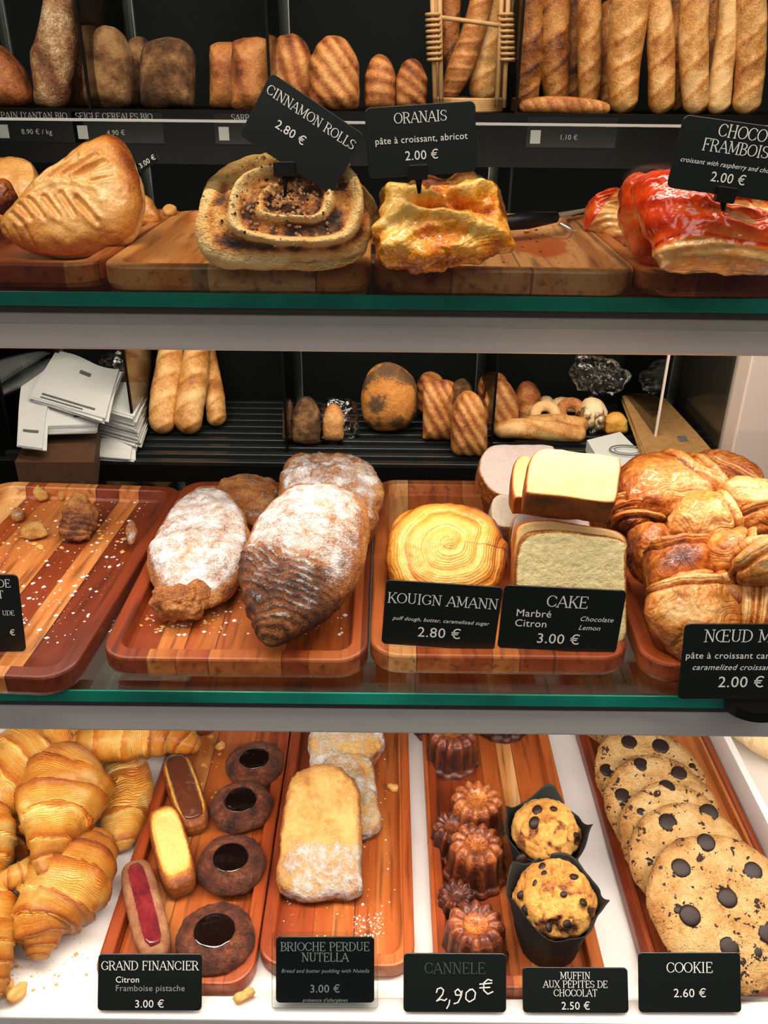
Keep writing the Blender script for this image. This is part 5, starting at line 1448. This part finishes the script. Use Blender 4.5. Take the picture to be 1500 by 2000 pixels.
film('plastic_bag', [(1228, 740), (1215, 715), (1180, 695), (1140, 690), (1118, 705), (1122, 745), (1160, 768), (1210, 765)], 1.86, .025, 'clear plastic bag hanging above the kraft bags', 'plastic bag', 3)
film('plastic_bag', [(1188, 830), (1175, 795), (1155, 782), (1130, 795), (1122, 830), (1135, 855), (1170, 858)], 1.80, .042, 'tied clear bag around the pale dough ball', 'plastic bag', 4)
film('bread_bag', [(696, 810), (694, 785), (660, 778), (632, 785), (626, 820), (630, 868), (650, 866), (664, 884), (680, 866), (692, 850)], 1.74, .034, 'clear bag of small bread beside the round loaf', 'plastic bag', 5)
bread('small_loaf', rc(630, 672, 792, 862, .4), 1.745, .022, 'loaf', 92, 'light bread inside the clear bag left of the round loaf', LG, None, .1)
film('plastic_bag', [(300, 790), (305, 720), (300, 680), (250, 675), (200, 690), (190, 740), (230, 790)], 1.90, .03, 'crumpled clear plastic bag behind the paper piles', 'plastic bag', 6)
slab('shadowed_parcel', rc(236, 304, 690, 775, .2), Q(270, 730, 1.95), 84, .03, 'kraftdark', None, 'brown parcel in a bag behind the squared paper pile', 'parcel', None, nu=60, nv=30)

# price strips of the upper rack
def strip(u, title, price, lab):
    y = RF - .0055
    a = Q(u, 222, y); sc_ = M2(1, a)
    o = MB().box(-.075, .085, 0, .001, -.050, .0).build('price_strip', 'blackgloss', None, (a.x, y, ZU - .001))
    mb = MB(); g = gwidth(title, 11.5 * sc_); s = 11.5 * sc_
    glyphs(title, s, mb, -.05 if False else -g / 2, -.012, 0)
    if price: btext(price, 13 * sc_, mb, 0, -.037)
    t = mb.build('lettering', 'inkgrey', o, (0, -.0006, 0), (90, 0, 0))
    MB().box(-.068, -.050, -.0006, 0, -.044, -.022).build('logo_square', 'inkgrey', o)
    tag(o, lab, 'price strip', 'price strips along the upper rack shelf')


strip(66, "PAIN D'ANTAN BIO", '8.90 € / kg', 'price strip reading PAIN D ANTAN BIO at the left of the upper rack')
strip(222, 'SEIGLE CEREALES BIO', '4.90 €', 'price strip under the seeded loaves with a white logo square')
strip(500, 'SARRASIN BIO', '', 'price strip behind the tilted card with a white logo square')
strip(1115, '', '1.10 €', 'price strip below the tall baguettes with a white logo square')
# ---------------------------------------------------------------- price cards
def stand(o, mt, wd, ht, pts, r=.0015, clip=(.0, .0)):
    """a black clip and spike below a card, in card coordinates"""
    cx, cy = clip
    plate('clip', .0105, .009, .005, .001, 'blackgloss', o, (cx, cy, 0))
    MB().tube([(cx, cy - .003, -.0), (cx, cy - .010, 0), (cx, cy - .014, 0), pts], [.0016, .0022, .0013, .0009], 10).build('spike', 'blackgloss', o, smooth=True)


CGP = 'black price cards of the bakery case'


def cdl(v, y): return Q(750, v, y)


# top shelf, standing on spikes
o, mt, wd, ht = card([(530, 143), (713, 262), (647, 383), (468, 262)], P(590, 265, FT + .095) + Vector((0, .02, 0)), 4, 0,
    [('CINNAMON ROLLS', 'S', .085, 0.0, .22), ('2.80 €', 'B', .085, -.10, -.12)], 'price card reading CINNAMON ROLLS, tilted steeply above the roll', CGP)
wp_ = mt.inverted() @ (Q(557, 330, mt.translation.y)); sp = mt.inverted() @ Q(557, 386, mt.translation.y - .006)
rt = math.atan2(119, 183)
cl = plate('clip', .0135, .0085, .005, .001, 'blackgloss', o, (wp_.x, wp_.y, .002), (0, 0, math.degrees(rt)))
MB().tube([(wp_.x, wp_.y, .001), wp_ * .7 + sp * .3, wp_ * .5 + sp * .5, sp], [.0014, .0022, .0012, .0010], 10).build('spike', 'blackgloss', o, smooth=True)


def upright(o, mt, u, v, u2, v2):
    a = mt.inverted() @ Q(u, v, mt.translation.y - .001); b = mt.inverted() @ Q(u2, v2, mt.translation.y - .004)
    plate('clip', .0110, .0085, .005, .001, 'blackgloss', o, (a.x, a.y, .002))
    MB().tube([(a.x, a.y, .001), a * .7 + b * .3, a * .45 + b * .55, b], [.0014, .0024, .0018, .0010], 10).build('spike', 'blackgloss', o, smooth=True)


o, mt, wd, ht = card([(718, 211), (929, 196), (930, 336), (714, 349)], P(820, 270, FT + .095) + Vector((0, .01, 0)), 3, 0,
    [('ORANAIS', 'S', .088, 0.0, .255), ('pâte à croissant, abricot', 'B', .062, .0, -.02), ('2.00 €', 'B', .085, .0, -.27)], 'price card reading ORANAIS above the apricot pastry', CGP)
upright(o, mt, 817, 336, 819, 378)
o, mt, wd, ht = card([(1326, 218), (1545, 256), (1535, 394), (1311, 371)], P(1420, 300, FT + .09), 3, 0,
    [('CHOCO', 'S', .098, .03, .28), ('FRAMBOISE', 'S', .094, .04, .07), ('croissant with raspberry and chocolate', 'I', .042, .02, -.12), ('2.00 €', 'B', .085, .01, -.33)], 'price card reading CHOCO FRAMBOISE above the red glazed croissants', CGP)
upright(o, mt, 1414, 380, 1412, 412)
# sliver of a card seen nearly edge-on
o, mt, wd, ht = card([(268, 326), (313, 303), (306, 312), (276, 338)], P(292, 320, FT + .07), 10, 0, [('3.00 €', 'B', .22, 0, 0)], 'sliver of a dark card poking out right of the big turnover', CGP)

# middle shelf
card([(-130, 1120), (40, 1124), (46, 1270), (-150, 1276)], P(20, 1200, FM + .03), 14, 0,
     [('CROISSANT AUX AMANDE', 'S', .0, .0, .2), ('DE', 'S', .085, .35, .34), ('T', 'S', .085, .30, .20), ('UDE', 'S', .052, .36, -.02), ('€', 'B', .07, .38, -.28)], 'price card cut by the left frame edge on the emptied tray', CGP)
card([(753, 1130), (975, 1147), (972, 1270), (746, 1258)], P(862, 1205, FM + .036), 5, 0,
     [('KOUIGN AMANN', 'S', .098, .0, .16), ('puff dough, butter, caramelized sugar', 'I', .040, .0, -.10), ('2.80 €', 'B', .105, .0, -.34)], 'price card reading KOUIGN AMANN in front of the spiral pastry', CGP)
card([(981, 1138), (1214, 1156), (1212, 1273), (975, 1268)], P(1095, 1205, FM + .036) + Vector((0, -.004, 0)), 5, 0,
     [('CAKE', 'S', .105, .03, .20), ('Marbré', 'B', .072, -.38, .03, 'L'), ('Citron', 'B', .072, -.38, -.13, 'L'), ('Chocolate', 'I', .048, .15, .00, 'L'), ('Lemon', 'I', .048, .15, -.14, 'L'), ('3.00 €', 'B', .10, .0, -.38)], 'price card reading CAKE in front of the lemon slice', CGP)
o, mt, wd, ht = card([(1329, 1218), (1566, 1218), (1570, 1366), (1331, 1365)], Q(1450, 1300, .452), 12, 0,
     [('NŒUD MAN', 'S', .105, .03, .27), ('pâte à croissant caramélisé', 'B', .062, .0, .05), ('caramelized croissant dough', 'I', .055, .03, -.10), ('2.00 €', 'B', .105, .01, -.33)], 'price card reading NŒUD on a round black foot, right end of middle shelf', CGP)
a = mt.inverted() @ Q(1458, 1362, .455)
V = []
loops('round_foot', [[(.0175 * math.cos(t * PI / 16) + a.x, a.y - .0045 + z, .0175 * math.sin(t * PI / 16)) for t in range(32)] for z in (0, .002, .007)], 'blackgloss', o)

# lowest level, leaning on the white lip
card([(191, 1863), (394, 1862), (395, 1974), (192, 1973)], P(293, 1974, ZB + .010), 30, 0,
     [('GRAND FINANCIER', 'S', .083, .0, .22), ('Citron', 'B', .062, -.33, .0, 'L', 'ink'), ('Framboise pistache', 'B', .062, -.33, -.15, 'L', 'inkgrey'), ('3.00 €', 'B', .078, .0, -.44)], 'price card reading GRAND FINANCIER in front of the first long tray', CGP)
o, mt, wd, ht = card([(540, 1829), (731, 1829), (731, 1958), (538, 1958)], P(635, 1958, ZB + .012), 28, 0,
     [('BRIOCHE PERDUE', 'S', .086, .0, .29), ('NUTELLA', 'S', .086, .0, .13), ('Bread and butter pudding with Nutella', 'I', .041, .0, -.04), ('3.00 €', 'B', .085, .0, -.34), ("présence d'allergènes", 'I', .038, .0, -.48)], 'price card in a clear holder in front of the brioche slices', CGP)
hp = plate('clear_holder', wd + .006, ht + .008, .0014, .002, 'glass', o, (0, .001, .0028))
o, mt, wd, ht = card([(789, 1861), (988, 1862), (989, 1977), (787, 1976)], P(888, 1976, ZB + .010), 30, 0,
     [('CANNELE', 'S', .105, .0, .16, 'C', 'inkdim')], 'price card with a handwritten chalk price in front of the fluted cakes', CGP) if 'inkdim' in M else (None,) * 4
if o:
    hw = MB(); S_ = wd / 200
    def hs(pts, wdt=2.4):
        P3 = [((x - 100) * S_, (57 - y) * S_ * 1.16, .0016) for x, y in pts]
        for i in range(len(P3) - 1):
            a_, b_ = Vector(P3[i]), Vector(P3[i + 1]); d_ = (b_ - a_)
            if d_.length < 1e-7: continue
            n_ = Vector((-d_.y, d_.x, 0)).normalized() * wdt * S_ / 2; e_ = d_.normalized() * S_ * .6
            hw.add([a_ + n_ - e_, a_ - n_ - e_, b_ - n_ + e_, b_ + n_ + e_], [(0, 1, 2, 3)])
    hs([(64, 72), (66, 66), (73, 64), (78, 68), (76, 75), (70, 81), (64, 86), (72, 83), (80, 85), (84, 82)]); hs([(90, 84), (88, 92), (84, 98)])
    hs([(112, 72), (106, 66), (100, 70), (102, 76), (110, 76), (114, 69), (112, 78), (106, 88), (98, 90)])
    hs([(130, 66), (122, 72), (121, 82), (128, 87), (138, 82), (140, 72), (134, 66), (128, 68)])
    hs([(172, 52), (164, 50), (156, 56), (156, 68), (164, 74), (174, 70)]); hs([(148, 58), (172, 56)]); hs([(148, 64), (168, 63)])
    hw.build('handwritten_price', 'chalk', o)
card([(1022, 1888), (1231, 1890), (1222, 1978), (1019, 1978)], P(1122, 1978, ZB + .010), 34, 0,
     [('MUFFIN', 'S', .062, .0, .25), ('AUX PÉPITES DE', 'S', .062, .0, .06), ('CHOCOLAT', 'S', .062, .0, -.13), ('2.50 €', 'B', .075, .0, -.42)], 'price card reading MUFFIN AUX PÉPITES in front of the paper cases', CGP)
card([(1246, 1860), (1446, 1860), (1447, 1977), (1247, 1977)], P(1347, 1977, ZB + .010), 30, 0,
     [('COOKIE', 'S', .098, .0, .17), ('2.60 €', 'B', .088, .0, -.24)], 'price card reading COOKIE in front of the biggest cookie', CGP)

# ---------------------------------------------------------------- crumbs (uncountable)
def crumbs(area, z, n, smin, smax, mat, label, seed, name='pastry_crumbs', flat=.5):
    rnd = random.Random(seed); mb = MB()
    for _ in range(n):
        a, b, c_, d_ = area; s = rnd.random(); t = rnd.random()
        u = (a[0] * (1 - s) + b[0] * s) * (1 - t) + (d_[0] * (1 - s) + c_[0] * s) * t
        v = (a[1] * (1 - s) + b[1] * s) * (1 - t) + (d_[1] * (1 - s) + c_[1] * s) * t
        r = smin + (smax - smin) * rnd.random() ** 3; p = P(u, v, z + r * flat * .3)
        V = []
        for ax in ((1, 0, 0), (-1, 0, 0), (0, 1, 0), (0, -1, 0), (0, 0, 1), (0, 0, -1)):
            k = r * rnd.uniform(.6, 1.2); V.append(p + Vector((ax[0] * k, ax[1] * k, ax[2] * k * flat)))
        mb.add(V, [(0, 2, 4), (2, 1, 4), (1, 3, 4), (3, 0, 4), (2, 0, 5), (1, 2, 5), (3, 1, 5), (0, 3, 5)])
    c0 = mb.V[0].copy(); mb.V = [q - c0 for q in mb.V]
    o = mb.build(name, mat, None, c0); return tag(o, label, 'crumbs', None, 'stuff')


crumbs([(20, 975), (300, 970), (210, 1260), (-60, 1250)], FM, 420, .0003, .0024, 'sugarbit', 'icing sugar specks scattered over the emptied tray', 1, 'icing_sugar')
crumbs([(10, 970), (290, 970), (250, 1080), (-20, 1080)], FM, 110, .0008, .0040, 'flake', 'golden almond crumbs at the back of the emptied tray', 2)
crumbs([(360, 980), (730, 980), (690, 1240), (240, 1240)], FM, 800, .0003, .0022, 'sugarbit', 'icing sugar specks around the almond croissants', 3, 'icing_sugar')
crumbs([(300, 1160), (420, 1150), (440, 1230), (250, 1240)], FM, 60, .0008, .0030, 'flake', 'golden crumbs in front of the flat almond croissant', 4)
crumbs([(20, 1890), (180, 1800), (170, 1955), (0, 1955)], ZB, 60, .0006, .0034, 'flake', 'croissant flakes on the white base below the pile', 5)
crumbs([(560, 1600), (800, 1420), (800, 1850), (540, 1850)], FB, 200, .0003, .0016, 'sugarbit', 'icing sugar dust on the brioche tray', 6, 'icing_sugar')
crumbs([(690, 1790), (750, 1780), (750, 1830), (690, 1830)], FB, 160, .0003, .0014, 'sugarbit', 'patch of icing sugar beside the brioche card', 7, 'icing_sugar')
crumbs([(990, 445), (1170, 450), (1200, 515), (960, 515)], FT, 40, .0006, .0022, 'chipdark', 'dark crumbs on the bare half of the apricot pastry tray', 8)
crumbs([(400, 1440), (450, 1400), (420, 1600), (380, 1600)], FB, 24, .001, .0046, 'flake', 'pastry flakes between the finger cakes and the chocolate cakes', 9, flat=.3)
for i, (u, v, z, s, lab) in enumerate([(1140, 473, FT, .005, 'grey-white crumb beside the right rim of the apricot tray'), (1030, 452, FT, .0045, 'brown crumb near the knife on the apricot tray'),
        (432, 1462, FB, .007, 'large curled flake left of the farthest chocolate cake'), (768, 1540, FB, .007, 'yellow crumb on the right of the brioche tray'), (480, 1957, ZB, .008, 'orange flake on the white lip beside the first long tray'),
        (40, 1952, ZB, .009, 'golden flake on the white base at the bottom left'), (20, 1942, ZB, .008, 'thin flake at the bottom left corner of the base')]):
    c = P(u, v, z + s * .3)
    o = blob('pastry_flake', ('e', s, s * .6), s * .35, s * .35, 2, 2, 'flake' if i != 0 else 'sugarbit', lambda p, r, t, u2: (s * .5 * fbm(p, 120, i), 0, 0, 0), None, c, (0, 0, i * 50), 24, 12)
    tag(o, lab, 'crumb', 'single larger flakes')
# ---------------------------------------------------------------- let things rest on what carries them
def zmin(o):
    m = o.matrix_basis
    return min((m @ v.co).z for v in o.data.vertices) if o.type == 'MESH' and len(o.data.vertices) else 9


for o in list(COL.objects):
    cat = o.get('category')
    if o.parent or o.type != 'MESH' or cat in (None, 'tray', 'glass shelf', 'glass pane', 'glass divider', 'price card', 'price strip', 'shelf', 'display case base', 'divider', 'crumbs', 'knife', 'pick', 'plastic bag', 'paper bags', 'box', 'bag'): continue
    y = o.location.y; z = zmin(o)
    if z > 5: continue
    if y > 1.4:
        fl = ZU if o.location.z > ZU else ZL
        if o.name.startswith(('bread_roll', 'ring_roll')) or 'basket' in str(o.get('group')): fl = max(fl, z - .0) if z > fl else fl
        dz = fl + .0005 - z
        if abs(dz) < .05 and not (o.name.startswith('bread_roll') and dz < 0): o.location.z += dz
    else:
        fl = FT if z > -.2 else (FM if z > -.45 else (ZB if o.name.startswith(('croissant', 'bread_roll')) and not o.name.startswith('croissant_end') else FB))
        dz = fl + .0003 - z
        if 0 < dz < .02: o.location.z += dz
        elif -.006 < dz < 0 and cat not in ('crumb',): o.location.z += dz
